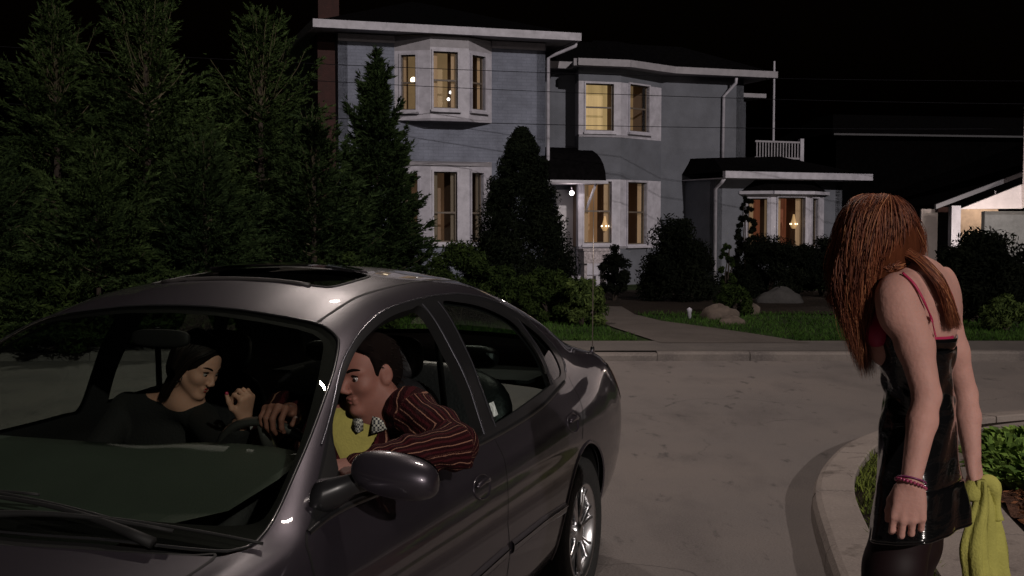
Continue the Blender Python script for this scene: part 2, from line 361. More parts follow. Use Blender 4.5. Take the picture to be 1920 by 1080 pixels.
def bricks(m, sc=1.0):
    nt = m.node_tree; b = nt.nodes['Principled BSDF']; src = b.inputs['Base Color'].links[0].from_socket
    tc = nt.nodes.new('ShaderNodeTexCoord'); mp = nt.nodes.new('ShaderNodeMapping'); mp.inputs['Rotation'].default_value = (math.pi/2, 0, 0)
    br = nt.nodes.new('ShaderNodeTexBrick'); br.inputs['Scale'].default_value = sc; br.inputs['Brick Width'].default_value = .23; br.inputs['Row Height'].default_value = .075; br.inputs['Mortar Size'].default_value = .008
    br.inputs['Color1'].default_value = (1, 1, 1, 1); br.inputs['Color2'].default_value = (.90, .90, .91, 1); br.inputs['Mortar'].default_value = (.80, .80, .80, 1)
    nt.links.new(tc.outputs['Object'], mp.inputs[0]); nt.links.new(mp.outputs[0], br.inputs[0])
    mx = nt.nodes.new('ShaderNodeMix'); mx.data_type = 'RGBA'; mx.blend_type = 'MULTIPLY'; mx.inputs[0].default_value = 1
    nt.links.new(src, mx.inputs[6]); nt.links.new(br.outputs[0], mx.inputs[7]); nt.links.new(mx.outputs[2], b.inputs['Base Color'])
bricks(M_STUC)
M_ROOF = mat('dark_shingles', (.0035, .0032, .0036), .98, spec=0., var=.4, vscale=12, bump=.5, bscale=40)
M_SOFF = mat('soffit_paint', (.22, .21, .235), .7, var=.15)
M_WGLASS = glassmat('window_glass', (.92, .92, .90))
M_SASH = mat('dark_sash', (.09, .07, .055), .6)
def emis(name, col, s, var=0., stretch=(8, 8, .3), scale=1.5):
    m = bpy.data.materials.new(name); m.use_nodes = True; nt = m.node_tree; b = nt.nodes['Principled BSDF']
    b.inputs['Base Color'].default_value = (*[q*.5 for q in col], 1); b.inputs['Emission Color'].default_value = (*col, 1); b.inputs['Emission Strength'].default_value = s
    if var:
        tc = nt.nodes.new('ShaderNodeTexCoord'); mp = nt.nodes.new('ShaderNodeMapping'); mp.inputs['Scale'].default_value = stretch; n = nt.nodes.new('ShaderNodeTexNoise'); n.inputs['Scale'].default_value = scale
        nt.links.new(tc.outputs['Object'], mp.inputs[0]); nt.links.new(mp.outputs[0], n.inputs[0])
        r = nt.nodes.new('ShaderNodeMapRange'); r.inputs[1].default_value = .3; r.inputs[2].default_value = .7; r.inputs[3].default_value = s*(1-var); r.inputs[4].default_value = s*(1+var)
        nt.links.new(n.outputs[0], r.inputs[0]); nt.links.new(r.outputs[0], b.inputs['Emission Strength'])
    return m
M_LIT_Y = emis('lit_blind_yellow', (.60, .42, .19), .52, .25)
M_LIT_B = emis('lit_room_tan', (.36, .24, .12), .32, .3, (1, 1, 1), .8)
M_LIT_D = emis('dim_room_brown', (.20, .11, .06), .24, .4, (1, 1, 1), .8)
M_LIT_O = emis('lit_room_orange', (.46, .25, .12), .36, .35, (1, 1, 1), .9)
M_LIT_R = emis('lit_curtain_red', (.28, .09, .045), .30, .4)
M_SHEERD = emis('dim_curtain', (.16, .12, .08), .10, .35, (9, 9, .3)); M_SHEER = emis('sheer_curtain', (.46, .30, .17), .20, .35, (9, 9, .3)); M_BULB = emis('lamp_glow', (1, .80, .55), 4); M_BULBW = emis('lamp_glow_white', (1, .95, .92), 6)
def window(W_, r, lit, parent, sash=True, fr=.05, mid=.5, room=.35, name='window', curtain=None, e=.04):
    """frame proud of the wall, sashes, pane, and the lit blind or room behind it"""
    a, b, c, d = r
    f = MB()
    for (ua, ub, za, zb) in ((a-fr, a, c-fr, d+fr), (b, b+fr, c-fr, d+fr), (a, b, d, d+fr), (a, b, c-fr, c)):
        f.box((ua, -.06, za), (ub, .035, zb), W_.P)
    fo = f.build(name, M_WHITE, parent)
    MB().box((a-fr-.03, -.02, c-fr-.05), (b+fr+.03, .09, c-fr), W_.P).build('sill', M_WHITE, fo)
    s = MB(); t = .028
    for (ua, ub, za, zb) in ((a+.002, a+t, c, d), (b-t, b-.002, c, d), (a+t, b-t, d-t, d), (a+t, b-t, c, c+t), (a+t, b-t, c+(d-c)*mid-.02, c+(d-c)*mid+.02)):
        s.box((ua, -.10, za), (ub, -.065, zb), W_.P)
    s.build('sash', M_SASH, fo)
    MB().add([W_.P(a, -.085, c), W_.P(b, -.085, c), W_.P(b, -.085, d), W_.P(a, -.085, d)], [(0, 1, 2, 3)]).build('pane', M_WGLASS, fo)
    if curtain:
        cu = MB(); N = 26; rows = []
        for zz in (c, d): rows.append([W_.P(curtain[0]+(curtain[1]-curtain[0])*k/N, -.20+.02*math.sin(k*2.1), zz) for k in range(N+1)])
        cu.loft(rows, False, False).build('curtain', curtain[2], fo, True)
    if curtain is None and lit is not M_LIT_Y:
        for ca, cb in ((a, a+.24*(b-a)), (b-.20*(b-a), b)):
            cu = MB(); rows = [[W_.P(ca+(cb-ca)*k/12, -.16+.014*math.sin(k*2.3), zz) for k in range(13)] for zz in (c, d)]; cu.loft(rows, False, False).build('curtain', M_SHEERD if lit is M_LIT_D else M_SHEER, fo, True)
    bk = MB(); w0 = -.23; w1 = -.23-room
    bk.add([W_.P(a-e, w1, c-.1), W_.P(b+e, w1, c-.1), W_.P(b+e, w1, d+.1), W_.P(a-e, w1, d+.1)], [(0, 1, 2, 3)])
    bk.build('room_wall', lit, fo)
    sd = MB()
    sd.add([W_.P(a-e, w0, c-.1), W_.P(a-e, w1, c-.1), W_.P(a-e, w1, d+.1), W_.P(a-e, w0, d+.1)], [(0, 1, 2, 3)])
    sd.add([W_.P(b+e, w0, c-.1), W_.P(b+e, w1, c-.1), W_.P(b+e, w1, d+.1), W_.P(b+e, w0, d+.1)], [(0, 1, 2, 3)])
    sd.add([W_.P(a-e, w0, c-.1), W_.P(b+e, w0, c-.1), W_.P(b+e, w1, c-.1), W_.P(a-e, w1, c-.1)], [(0, 1, 2, 3)])
    sd.add([W_.P(a-e, w0, d+.1), W_.P(b+e, w0, d+.1), W_.P(b+e, w1, d+.1), W_.P(a-e, w1, d+.1)], [(0, 1, 2, 3)])
    sd.build('room_sides', mat_room, fo)
    return fo
mat_room = mat('room_plaster', (.16, .11, .08), .9)
def ball(name, c, r, m, parent=None, n=12):
    rg = [[np.array(c)+V(r*math.cos(a)*math.cos(b), r*math.cos(a)*math.sin(b), r*math.sin(a)) for b in np.linspace(0, 2*math.pi, 16, endpoint=False)] for a in np.linspace(-math.pi/2, math.pi/2, n)]
    return MB().loft(rg, True, True).build(name, m, parent, True)
def slab(poly_lo, poly_hi):
    n = len(poly_lo); return MB().add(list(poly_lo)+list(poly_hi), [tuple(range(n))[::-1], tuple(range(n, 2*n))]+[(i, (i+1) % n, n+(i+1) % n, n+i) for i in range(n)])
def downpipe(pts, parent, r=.042, name='downpipe'): return MB().tube(pts, r, 10).build(name, M_WHITE, parent, True)
# ---- left block ----------------------------------------------------------
A0 = at(636, 418, 27.5)[:2]; A1 = at(1022, 418, 29.1)[:2]
HA = empty('brick_house', (A0[0], A0[1], 0)); HAI = HA.matrix_basis.inverted()
tag(HA, 'tall blue grey two storey house block behind the slender spruce', 'house')
def adopt(root):
    """parts were built in world coordinates: keep them there under their thing"""
    inv = Matrix.Translation(-root.location)
    for o in root.children:
        if o.matrix_parent_inverse == Matrix.Identity(4): o.matrix_parent_inverse = inv
WA = Wall(A0, A1); ZE = 5.98
# bay of the left block: five corner points on both storeys
bu = [onwall(p, 200, A0, A1)[0] for p in (740, 796, 872, 922)]
B0, B3 = A0+WA.d*bu[0], A0+WA.d*bu[3]; B1, B2 = A0+WA.d*(bu[1]+.03)+WA.n*.42, A0+WA.d*(bu[2]-.03)+WA.n*.42
zb_u = (onwall(740, 222, A0, A1)[1]); zt_u = onwall(740, 72, A0, A1)[1]
zt_l = onwall(830, 312, A0, A1)[1]
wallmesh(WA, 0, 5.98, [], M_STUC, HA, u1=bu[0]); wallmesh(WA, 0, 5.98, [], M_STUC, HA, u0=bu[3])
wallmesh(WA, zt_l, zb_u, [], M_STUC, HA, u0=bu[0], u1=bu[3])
bays = [Wall(B0, B1), Wall(B1, B2), Wall(B2, B3)]
M_BAYW = M_WHITE
up = [(752, 780, 103, 206), (808, 858, 97, 203), (884, 909, 105, 206)]; lowr = [(756, 784, 325, 452), (806, 857, 322, 454), (881, 906, 324, 454)]
for w_, r_, q_ in zip(bays, up, lowr):
    def fit(px):
        a, b, c, d = w_.rect(*px); mrg = .05
        return (max(a, .07), min(b, w_.L-.07), c, d)
    h = fit(r_); zt = ZE-.02
    wallmesh(w_, zb_u, d_ := h[3]+.10, [h], M_BAYW, HA, 'bay_panel', .12)
    wallmesh(w_, d_, zt, [], M_SOFF, HA, 'bay_top', .12)
    window(w_, h, M_LIT_B, HA, fr=.045, room=.5)
    h = fit(q_)
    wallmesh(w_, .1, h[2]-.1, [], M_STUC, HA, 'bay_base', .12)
    wallmesh(w_, h[2]-.1, zt_l, [h], M_BAYW, HA, 'bay_panel', .12)
    window(w_, h, M_LIT_D, HA, fr=.045, mid=.42, room=.6)
slab([(*B0, zb_u-.06), (*B1, zb_u-.06), (*B2, zb_u-.06), (*B3, zb_u-.06)], [(*B0, zb_u), (*(B1+WA.n*.03), zb_u), (*(B2+WA.n*.03), zb_u), (*B3, zb_u)]).build('bay_floor', M_WHITE, HA)
slab([(*B0, zt_l), (*(B1+WA.n*.05), zt_l), (*(B2+WA.n*.05), zt_l), (*B3, zt_l)], [(*B0, zt_l+.12), (*B1, zt_l+.05), (*B2, zt_l+.05), (*B3, zt_l+.12)]).build('bay_cap', M_SOFF, HA)
def sidewall(P, n_, Lb, z1, m, parent):
    Q = P-n_*Lb; w_ = Wall(Q, P); return wallmesh(w_, 0, z1, [], m, parent, 'side_wall')
DEP = 9.
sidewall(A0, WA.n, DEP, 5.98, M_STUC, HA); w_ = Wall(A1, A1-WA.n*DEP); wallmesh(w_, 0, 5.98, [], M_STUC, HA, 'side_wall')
# eave: soffit, fascia gutter, hip roof
def eave(W_, z, uo0, uo1, out, back, parent, rise=1.1, fm=None, h=.16, name='roof'):
    a0, a1 = -uo0, W_.L+uo1
    lo = [W_.P(a0, out, z), W_.P(a1, out, z), W_.P(a1, -back-.4, z), W_.P(a0, -back-.4, z)]; hi = [q[:2]+(z+.03,) for q in lo]
    ro = slab([W_.P(a0-.03, out+.03, z+h*.8), W_.P(a1+.03, out+.03, z+h*.8), W_.P(a1+.03, -back-.43, z+h*.8), W_.P(a0-.03, -back-.43, z+h*.8)],
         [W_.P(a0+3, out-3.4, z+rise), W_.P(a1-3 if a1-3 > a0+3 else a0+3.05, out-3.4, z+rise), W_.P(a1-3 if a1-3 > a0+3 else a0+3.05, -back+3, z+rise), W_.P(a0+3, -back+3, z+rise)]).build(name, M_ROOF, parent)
    slab(lo, hi).build('soffit', M_SOFF, ro)
    f = MB(); f.box((a0-.05, out, z-.02), (a1+.05, out+.11, z+h), W_.P); f.box((a0-.05, -back, z-.02), (a0, out, z+h), W_.P); f.box((a1, -back, z-.02), (a1+.05, out, z+h), W_.P)
    f.build('gutter', fm or M_WHITE, ro); return ro
eave(WA, 6.0, .62, .62, .55, DEP, HA, 1.3)
# frieze board under the eave and corner board
MB().box((0, .0, 5.80), (bu[0], .035, 5.97), WA.P).build('frieze', M_SOFF, HA); MB().box((bu[3], .0, 5.80), (WA.L, .035, 5.97), WA.P).build('frieze', M_SOFF, HA)
c1 = WA.P(WA.L+.05, .06, 0); e1 = WA.P(WA.L+.62, .5, 6.02)
downpipe([e1, (e1[0]-.03, e1[1], 5.88), WA.P(WA.L+.20, .2, 5.70), WA.P(WA.L+.05, .08, 5.62), (c1[0], c1[1], 2.2), (c1[0], c1[1], .1)], HA)
# chimney on the left side wall
M_BRK = mat('red_brick', (.025, .007, .006), .9, var=.3, vscale=8, bump=.5)
ch = WA.P(-.25, -.8, 0)
cm = MB(); 
def chb(a, b, z0, z1, e=0): cm.box((a-e, -1.35-e, z0), (b+e, -.25+e, z1), WA.P)
chb(-.42, -.02, 0, 6.0); chb(-.40, .08, 6.0, 7.9); chb(-.40, .08, 7.6, 7.75, .06); chb(-.40, .08, 7.9, 8.0, .05)
cm.build('chimney', M_BRK, HA)
# ---- middle block -----------------------------------------------------------
M0 = at(1016, 418, 30.2)[:2]; M1 = at(1392, 418, 32.1)[:2]
HB = empty('grey_house', (M0[0], M0[1], 0)); tag(HB, 'grey two storey house wing with lit yellow bay windows upstairs', 'house')
WB = Wall(M0, M1); ZB = 5.52
u0_, u3_ = onwall(1078, 200, M0, M1)[0], onwall(1240, 200, M0, M1)[0]
uf = onwall(1085, 200, M0+WB.n*.75, M1+WB.n*.75)[0]; um = onwall(1164, 200, M0+WB.n*.8, M1+WB.n*.8)[0]
C0 = M0+WB.d*u0_; C1 = M0+WB.d*(uf)+WB.n*.75; C2 = M0+WB.d*um+WB.n*.80; C3 = M0+WB.d*u3_
wallmesh(WB, 0, 5.5, [], M_STUC_DIM, HB, u1=u0_); wallmesh(WB, 0, 5.5, [], M_STUC_DIM, HB, u0=u3_)
bw = [Wall(C0, C1), Wall(C1, C2), Wall(C2, C3)]
zbl, ztl = onwall(1100, 252, C1, C2)[1], onwall(1100, 152, C1, C2)[1]; zlt, zlb = onwall(1100, 336, C1, C2)[1], onwall(1100, 462, C1, C2)[1]
for k, w_ in enumerate(bw):
    hu, hl = [], []
    if k: 
        h = w_.rect(*((1098, 1150, 157, 245) if k == 1 else (1180, 1216, 160, 247))); hu = [(h[0], min(h[1], w_.L-.12), h[2], h[3])]
        h = w_.rect(*((1095, 1146, 340, 456) if k == 1 else (1176, 1211, 342, 458))); hl = [(h[0], min(h[1], w_.L-.12), h[2], h[3])]
    wallmesh(w_, ztl, 5.5, [], M_STUC_DIM, HB, 'bay_top', .12)
    wallmesh(w_, zbl, ztl, hu, M_WHITE, HB, 'bay_panel', .12)
    wallmesh(w_, zlt, zbl, [], M_STUC_DIM, HB, 'bay_apron', .12)
    wallmesh(w_, zlb, zlt, hl, M_WHITE, HB, 'bay_panel', .12)
    wallmesh(w_, 0, zlb, [], M_WHITE if k == 1 else M_STUC_DIM, HB, 'bay_base', .12)
    for h in hu: window(w_, h, M_LIT_Y if k == 1 else M_LIT_B, HB, fr=.04, room=.3, curtain=None if k == 1 else (h[0]-.02, h[0]+.26*(h[1]-h[0]), M_LIT_Y))
    for h in hl: window(w_, h, M_LIT_O, HB, fr=.04, mid=.52, room=.7)
PO = lambda C, e: C+WB.n*e
slab([(*C0, zbl-.06), (*PO(C1, .02), zbl-.06), (*PO(C2, .02), zbl-.06), (*C3, zbl-.06)], [(*C0, zbl), (*PO(C1, .05), zbl), (*PO(C2, .05), zbl), (*C3, zbl)]).build('bay_ledge', M_WHITE, HB)
slab([(*C0, zlb-.06), (*PO(C1, .02), zlb-.06), (*PO(C2, .02), zlb-.06), (*C3, zlb-.06)], [(*C0, zlb), (*PO(C1, .07), zlb), (*PO(C2, .07), zlb), (*C3, zlb)]).build('bay_ledge', M_WHITE, HB)
# eave that follows the bay
ev = [WB.P(-.2, .30, 0), (*(C0+WB.n*.33-WB.d*.1), 0), (*(C1+WB.n*.30-WB.d*.15), 0), (*(C2+WB.n*.32+WB.d*.05), 0), (*(C3+WB.n*.36+WB.d*.15), 0), WB.P(onwall(1440, 140, M0, M1)[0], .36, 0)]
ends = [WB.P(onwall(1440, 140, M0, M1)[0], -8, 0), WB.P(-.2, -8, 0)]
rl = [(p[0], p[1], 5.52) for p in ev+ends]; cx_ = np.mean([p[:2] for p in rl], 0)
top_ = [(p[0]*.45+cx_[0]*.55, p[1]*.45+cx_[1]*.55, 6.35) for p in rl]
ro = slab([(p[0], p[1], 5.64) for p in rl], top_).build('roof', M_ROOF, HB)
slab([(p[0], p[1], 5.50) for p in rl], [(p[0], p[1], 5.53) for p in rl]).build('soffit', M_SOFF, ro)
g = MB()
for p, q in zip(ev, ev[1:]):
    w_ = Wall(p[:2], q[:2]); g.box((-.02, 0, 5.49), (w_.L+.02, .10, 5.66), w_.P)
g.build('gutter', M_SOFF, ro)
du = onwall(1352, 300, M0, M1)[0]
downpipe([WB.P(onwall(1368, 140, M0, M1)[0], .36, 5.5), WB.P(onwall(1368, 140, M0, M1)[0], .34, 5.33), WB.P(du+.02, .08, 5.0), WB.P(du, .08, 2.9)], HB)
# rear part of the middle block, stepping back at its right end
R0 = M1.copy(); R1 = M1+WB.d*1.1-WB.n*1.0
wallmesh(Wall(M1, M1-WB.n*1.2), 0, 5.45, [], M_STUC_DIM, HB, 'side_wall')
wq = Wall(M1-WB.n*.6-WB.d*.1, M1-WB.n*.6+WB.d*.42); wallmesh(wq, 2.9, 5.0, [], M_STUC_DIM, HB, 'rear_wall')
MB().box((-.1, -1.5, 5.05), (1.0, .25, 5.16), wq.P).build('rear_eave', M_SOFF, HB)
wallmesh(Wall(wq.B, wq.B-WB.n*6), 0, 5.0, [], M_STUC_DIM, HB, 'side_wall')
# ---- single storey extension ------------------------------------------------
E0 = at(1340, 418, 30.3)[:2]; E1 = at(1578, 418, 32.0)[:2]; WE = Wall(E0, E1)
HC = empty('house_extension', (E0[0], E0[1], 0)); tag(HC, 'low single storey grey extension with a hipped bay window and balcony', 'house')
ue0, ue3 = onwall(1394, 400, E0, E1)[0], onwall(1545, 400, E0, E1)[0]; ue1, ue2 = onwall(1446, 400, E0+WE.n*.5, E1+WE.n*.5)[0], onwall(1516, 400, E0+WE.n*.5, E1+WE.n*.5)[0]
D0, D1, D2, D3 = E0+WE.d*ue0, E0+WE.d*ue1+WE.n*.5, E0+WE.d*ue2+WE.n*.5, E0+WE.d*ue3
zt_e = onwall(1480, 362, D1, D2)[1]; zb_e = onwall(1480, 468, D1, D2)[1]
wallmesh(WE, 0, 2.78, [], M_STUC_DIM, HC, u1=ue0); wallmesh(WE, 0, 2.78, [], M_STUC_DIM, HC, u0=ue3); wallmesh(WE, zt_e, 2.78, [], M_STUC_DIM, HC, u0=ue0, u1=ue3)
for k, (w_, px) in enumerate(zip([Wall(D0, D1), Wall(D1, D2), Wall(D2, D3)], [(1402, 1438, 372, 462), (1458, 1508, 370, 463), (1522, 1533, 372, 462)])):
    h = w_.rect(*px); h = (max(h[0], .08), min(h[1], w_.L-.08), h[2], h[3])
    wallmesh(w_, zb_e, zt_e, [h], M_WHITE, HC, 'bay_panel', .1); wallmesh(w_, 0, zb_e, [], M_STUC_DIM, HC, 'bay_base', .1)
    window(w_, h, M_LIT_R, HC, fr=.035, mid=.99, room=.45)
e_ = [(*(D0-WE.d*.12), zt_e), (*(D1+WE.n*.14-WE.d*.05), zt_e), (*(D2+WE.n*.14+WE.d*.05), zt_e), (*(D3+WE.d*.12), zt_e)]
slab([q[:2]+(zt_e+.02,) for q in e_], [(*(D0+WE.d*.35), zt_e+.34), (*(D1+WE.n*-.35), zt_e+.34), (*(D2+WE.n*-.35), zt_e+.34), (*(D3-WE.d*.35), zt_e+.34)]).build('bay_roof', M_ROOF, HC)
g = MB()
for p, q in zip(e_, e_[1:]):
    w_ = Wall(p[:2], q[:2]); g.box((0, 0, zt_e-.03), (w_.L, .05, zt_e+.05), w_.P)
g.build('bay_gutter', M_WHITE, HC)
ua, ub = onwall(1356, 330, E0+WE.n*.5, E1+WE.n*.5)[0], onwall(1632, 330, E0+WE.n*.5, E1+WE.n*.5)[0]
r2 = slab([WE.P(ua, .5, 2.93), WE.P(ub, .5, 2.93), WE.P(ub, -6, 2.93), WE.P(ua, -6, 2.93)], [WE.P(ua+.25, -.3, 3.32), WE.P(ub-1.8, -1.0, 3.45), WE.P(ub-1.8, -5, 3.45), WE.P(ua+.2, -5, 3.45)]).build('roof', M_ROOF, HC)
MB().box((ua, .48, 2.78), (ub, .60, 2.95), WE.P).build('gutter', M_WHITE, r2)
slab([WE.P(ua, .5, 2.76), WE.P(ub, .5, 2.76), WE.P(ub, -6, 2.76), WE.P(ua, -6, 2.76)], [WE.P(ua, .5, 2.79), WE.P(ub, .5, 2.79), WE.P(ub, -6, 2.79), WE.P(ua, -6, 2.79)]).build('soffit', M_SOFF, r2)
wallmesh(Wall(E1, E1-WE.n*6), 0, 2.78, [], M_STUC_DIM, HC, 'side_wall'); wallmesh(Wall(E0-WE.n*1.5, E0), 0, 2.78, [], M_STUC_DIM, HC, 'side_wall')
pe = onwall(1338, 400, E0, E1)[0]
downpipe([WE.P(ua+.05, .50, 2.78), WE.P(ua+.02, .4, 2.66), WE.P(pe, .08, 2.52), WE.P(pe, .08, .1)], HC)
# balcony rail and post above the extension
BL0 = at(1415, 280, 33.2); BL1 = at(1500, 280, 33.8); WL = Wall(BL0[:2], BL1[:2]); zr = BL0[2]+.25; zl = zr-.50
b = MB(); b.box((0, -.03, zr-.05), (WL.L, .03, zr), WL.P); b.box((0, -.02, zl), (WL.L, .02, zl+.05), WL.P)
bo = b.build('balcony_rail', M_SOFF, HC)
for k in range(15): MB().box((.05+k*(WL.L-.15)/14, -.015, zl+.05), (.085+k*(WL.L-.15)/14, .015, zr-.05), WL.P).build('baluster', M_SOFF, bo)
MB().box((WL.L-.03, -.06, zl-.15), (WL.L+.09, .06, zr+.08), WL.P).build('newel', M_WHITE, bo)
pp = at(1450, 262, 33.4); MB().tube([(pp[0], pp[1], zr), (pp[0], pp[1], at(1450, 116, 33.4)[2])], [.035, .03], 8).build('roof_post', M_WHITE, HC)
# porch canopy, porch lamp, steps between the two blocks
PC = empty('porch', (float(C0[0]), float(C0[1]), 0)); tag(PC, 'dark curved porch canopy with white brackets beside the grey house door', 'porch')
pz = []
wc = Wall(M0-WB.d*.3, M0+WB.d*(onwall(1132, 300, M0+WB.n*1.1, M1+WB.n*1.1)[0]))
for a in np.linspace(0, 1, 9):
    z = 3.55-.85*a**2.2; o_ = .15+1.15*math.sin(a*math.pi/2)
    pz.append([wc.P(-.1, 0, z), wc.P(-.1, o_, z), wc.P(wc.L-.28*(1-a)**1.5-.02, o_, z), wc.P(wc.L-.28*(1-a)**1.5-.02, 0, z)])
MB().loft(pz, True, True).build('canopy', M_ROOF, PC)
MB().box((-.1, .0, 2.62), (wc.L+.02, 1.34, 2.70), wc.P).build('canopy_edge', M_WHITE, PC)
for uu in (wc.L-.25,):
    br = MB(); br.tube([wc.P(uu, 1.2, 2.62), wc.P(uu, .5, 1.9), wc.P(uu, .12, 1.55)], .035, 8); br.build('bracket', M_WHITE, PC, True)
dp = onwall(1070, 400, M0, M1)[0]
MB().box((dp-.42, .02, .45), (dp+.12, .07, 2.5), WB.P).build('door', mat('porch_door', (.35, .34, .36), .5), PC)
MB().box((dp-1.3, .0, .0), (dp+.5, 1.5, .38), WB.P).build('step', M_WHITE, PC)
lp_ = at(1072, 362, 30.0-.6); pl_ = empty('porch_lamp', lp_); tag(pl_, 'small glowing white porch lamp under the curved canopy', 'lamp')
lb = ball('globe', (0, 0, 0), .06, M_BULBW, pl_); MB().tube([(0, 0, .06), (0, .04, .14), (0, .22, .16)], .012, 6).build('bracket', M_WHITE, pl_)
li = bpy.data.lights.new('porch_light', 'POINT'); li.energy = 9; li.color = (1, .85, .8); li.shadow_soft_size = .06; lo_ = bpy.data.objects.new('porch_light', li); COL.objects.link(lo_); lo_.parent = pl_; lo_.location = (0, -.1, -.02)
# lamps seen inside rooms
def lampthing(px, py, d, label, kind='globe'):
    p = at(px, py, d); t = empty('room_lamp', p); tag(t, label, 'lamp')
    if kind == 'globe': ball('globe', (0, 0, 0), .07, M_BULB, t)
    elif kind == 'ring':
        for k in range(4): a = k*math.pi/2+.4; ball('bulb', (.10*math.cos(a), .02*k, .12*math.sin(a)), .034, M_BULBW, t)
        MB().tube([(0, .05, .0), (0, .05, .5)], .01, 6).build('stem', M_SASH, t)
    else:
        for k in range(5): a = k*2*math.pi/5; ball('bulb', (.09*math.cos(a), .09*math.sin(a), 0), .02, M_BULB, t)
        MB().lathe([(.02, .25), (.05, .1), (.10, -.02), (.04, -.12)], (0, 0, 0), (0, 0, 1), 16).build('lamp_shade', emis('chandelier_glow', (.8, .5, .22), .35), t, True)
    return t
lampthing(775, 150, 27.9, 'round white lamp glowing in the narrow upper window of the tall block'); lampthing(848, 182, 28.1, 'lit ring of bulbs in the wide upper window of the tall block', 'ring')
lampthing(1134, 424, 30.0, 'small brass chandelier in the lower bay window of the grey wing', 'ch'); lampthing(1488, 420, 30.9, 'small lit lamp in the bay window of the low extension', 'ch')
# bench-like white planter on the porch
pb = at(1113, 481, 28.6); wpb = Wall(pb[:2]-WB.d*.33, pb[:2]+WB.d*.33)
pt = MB().box((0, -.2, pb[2]-.16), (wpb.L, .2, pb[2]+.14), wpb.P).box((-.03, -.23, pb[2]+.14), (wpb.L+.03, .23, pb[2]+.19), wpb.P).box((.05, -.1, .1), (.12, .1, pb[2]-.16), wpb.P).box((wpb.L-.12, -.1, .1), (wpb.L-.05, .1, pb[2]-.16), wpb.P)
tag(pt.build('planter_box', mat('pale_wicker', (.30, .27, .29), .9, var=.5, vscale=18, bump=.8, bscale=40)), 'pale wicker planter box raised below the lower bay window', 'planter')
# ---- right house: carport gable --------------------------------------------
G = empty('carport_house', tuple(at(1840, 418, 27)[:2])+(0,)); tag(G, 'low house at far right with a lit white gable and white carport post', 'house')
def pv(px, py, d): return tuple(at(px, py, d))
M_GAB = mat('gable_white', (.55, .50, .52), .7, var=.12, vscale=3); M_GRW = mat('garage_grey', (.12, .125, .13), .8, var=.2, bump=.2)
gd = 26.
g0, g1 = at(1755, 392, gd), at(2250, 205, gd+3.)
dv = V(0, 1, 0)
# sloping roof plane with thickness
def sl_(p, q, t, dp, m, name, parent):
    p, q = np.array(p), np.array(q); return slab([p, q, q+V(0, dp, 0), p+V(0, dp, 0)], [p+V(0, 0, t), q+V(0, 0, t), q+V(0, dp, t), p+V(0, dp, t)]).build(name, m, parent)
sl_(g0, g1, .10, .12, mat('roof_edge_grey', (.10, .10, .115), .8), 'fascia', G); sl_(np.array(g0)+V(0, .13, .03), np.array(g1)+V(0, .13, .03), .06, 7, M_ROOF, 'roof', G)
h0, h1 = at(1800, 392, gd+.25), at(1918, 391, gd+.25); h2 = at(1918, 345, gd+.25)
slab([h0, h1, h2], [h0+V(0, .1, 0), h1+V(0, .1, 0), h2+V(0, .1, 0)]).build('gable', M_GAB, G)
MB().box((at(1918, 0, gd+.25)[0], gd+.25, 2.0), (at(2240, 0, gd)[0], gd+.35, 4.2)).build('gable', M_GAB, G)
p0, p1 = at(1783, 390, gd+.3), at(1800, 448, gd+.3); MB().box((p0[0], gd+.3, 0), (p1[0], gd+.5, p0[2]+.05)).build('post', M_WHITE, G)
p0, p1 = at(1726, 392, gd+3.4), at(1757, 452, gd+3.4); MB().box((p0[0], gd+3.4, 0), (p1[0], gd+3.5, p0[2])).build('lit_wall', M_GAB, G)
p0, p1 = at(1757, 388, gd+3.2), at(1790, 398, gd+3.2); MB().box((p0[0], gd+3.2, p1[2]), (p1[0], gd+3.4, p0[2])).build('beam', M_BRK, G)
p0, p1 = at(1800, 392, gd+2.4), at(1870, 452, gd+2.4); MB().box((p0[0], gd+2.4, 0), (p1[0], gd+2.5, p0[2])).build('side_wall', mat('tan_wall', (.30, .22, .16), .8, var=.2), G)
p0, p1 = at(1845, 396, gd+.6), at(2240, 460, gd+.6); MB().box((p0[0], gd+.6, 0), (p1[0], gd+.8, p0[2])).build('garage_door', M_GRW, G)
li = bpy.data.lights.new('added_carport_light', 'POINT'); li.energy = 170; li.color = (1, .84, .72); li.shadow_soft_size = .08; lo_ = bpy.data.objects.new('added_carport_light', li); COL.objects.link(lo_)
lt = empty('added_carport_lamp', tuple(at(1862, 447, gd-.9))); tag(lt, 'small glowing lamp added in front of the far right gable to light it', 'lamp'); ball('globe', (0, 0, 0), .05, M_BULB, lt); MB().tube([(0, 0, -.04), (0, 0, -1.35)], .025, 8).build('post', M_WHITE, lt); lo_.parent = lt; lo_.location = (0, -.12, 0)  # lamp and post added before the gable to brighten it
li2 = bpy.data.lights.new('added_carport_light', 'POINT'); li2.energy = 60; li2.color = (1, .84, .70); li2.shadow_soft_size = .08; l2 = bpy.data.objects.new('added_carport_light', li2); COL.objects.link(l2)
t2_ = empty('added_carport_lamp', tuple(at(1866, 374, gd+1.5))); tag(t2_, 'assumed carport ceiling lamp, added hidden behind the white gable edge at far right', 'lamp'); ball('globe', (0, 0, 0), .05, M_BULB, t2_); MB().tube([(0, 0, .04), (0, 0, .2)], .02, 8).build('stem', M_WHITE, t2_); l2.parent = t2_; l2.location = (0, 0, -.12)  # unseen lamp added to light the carport wall
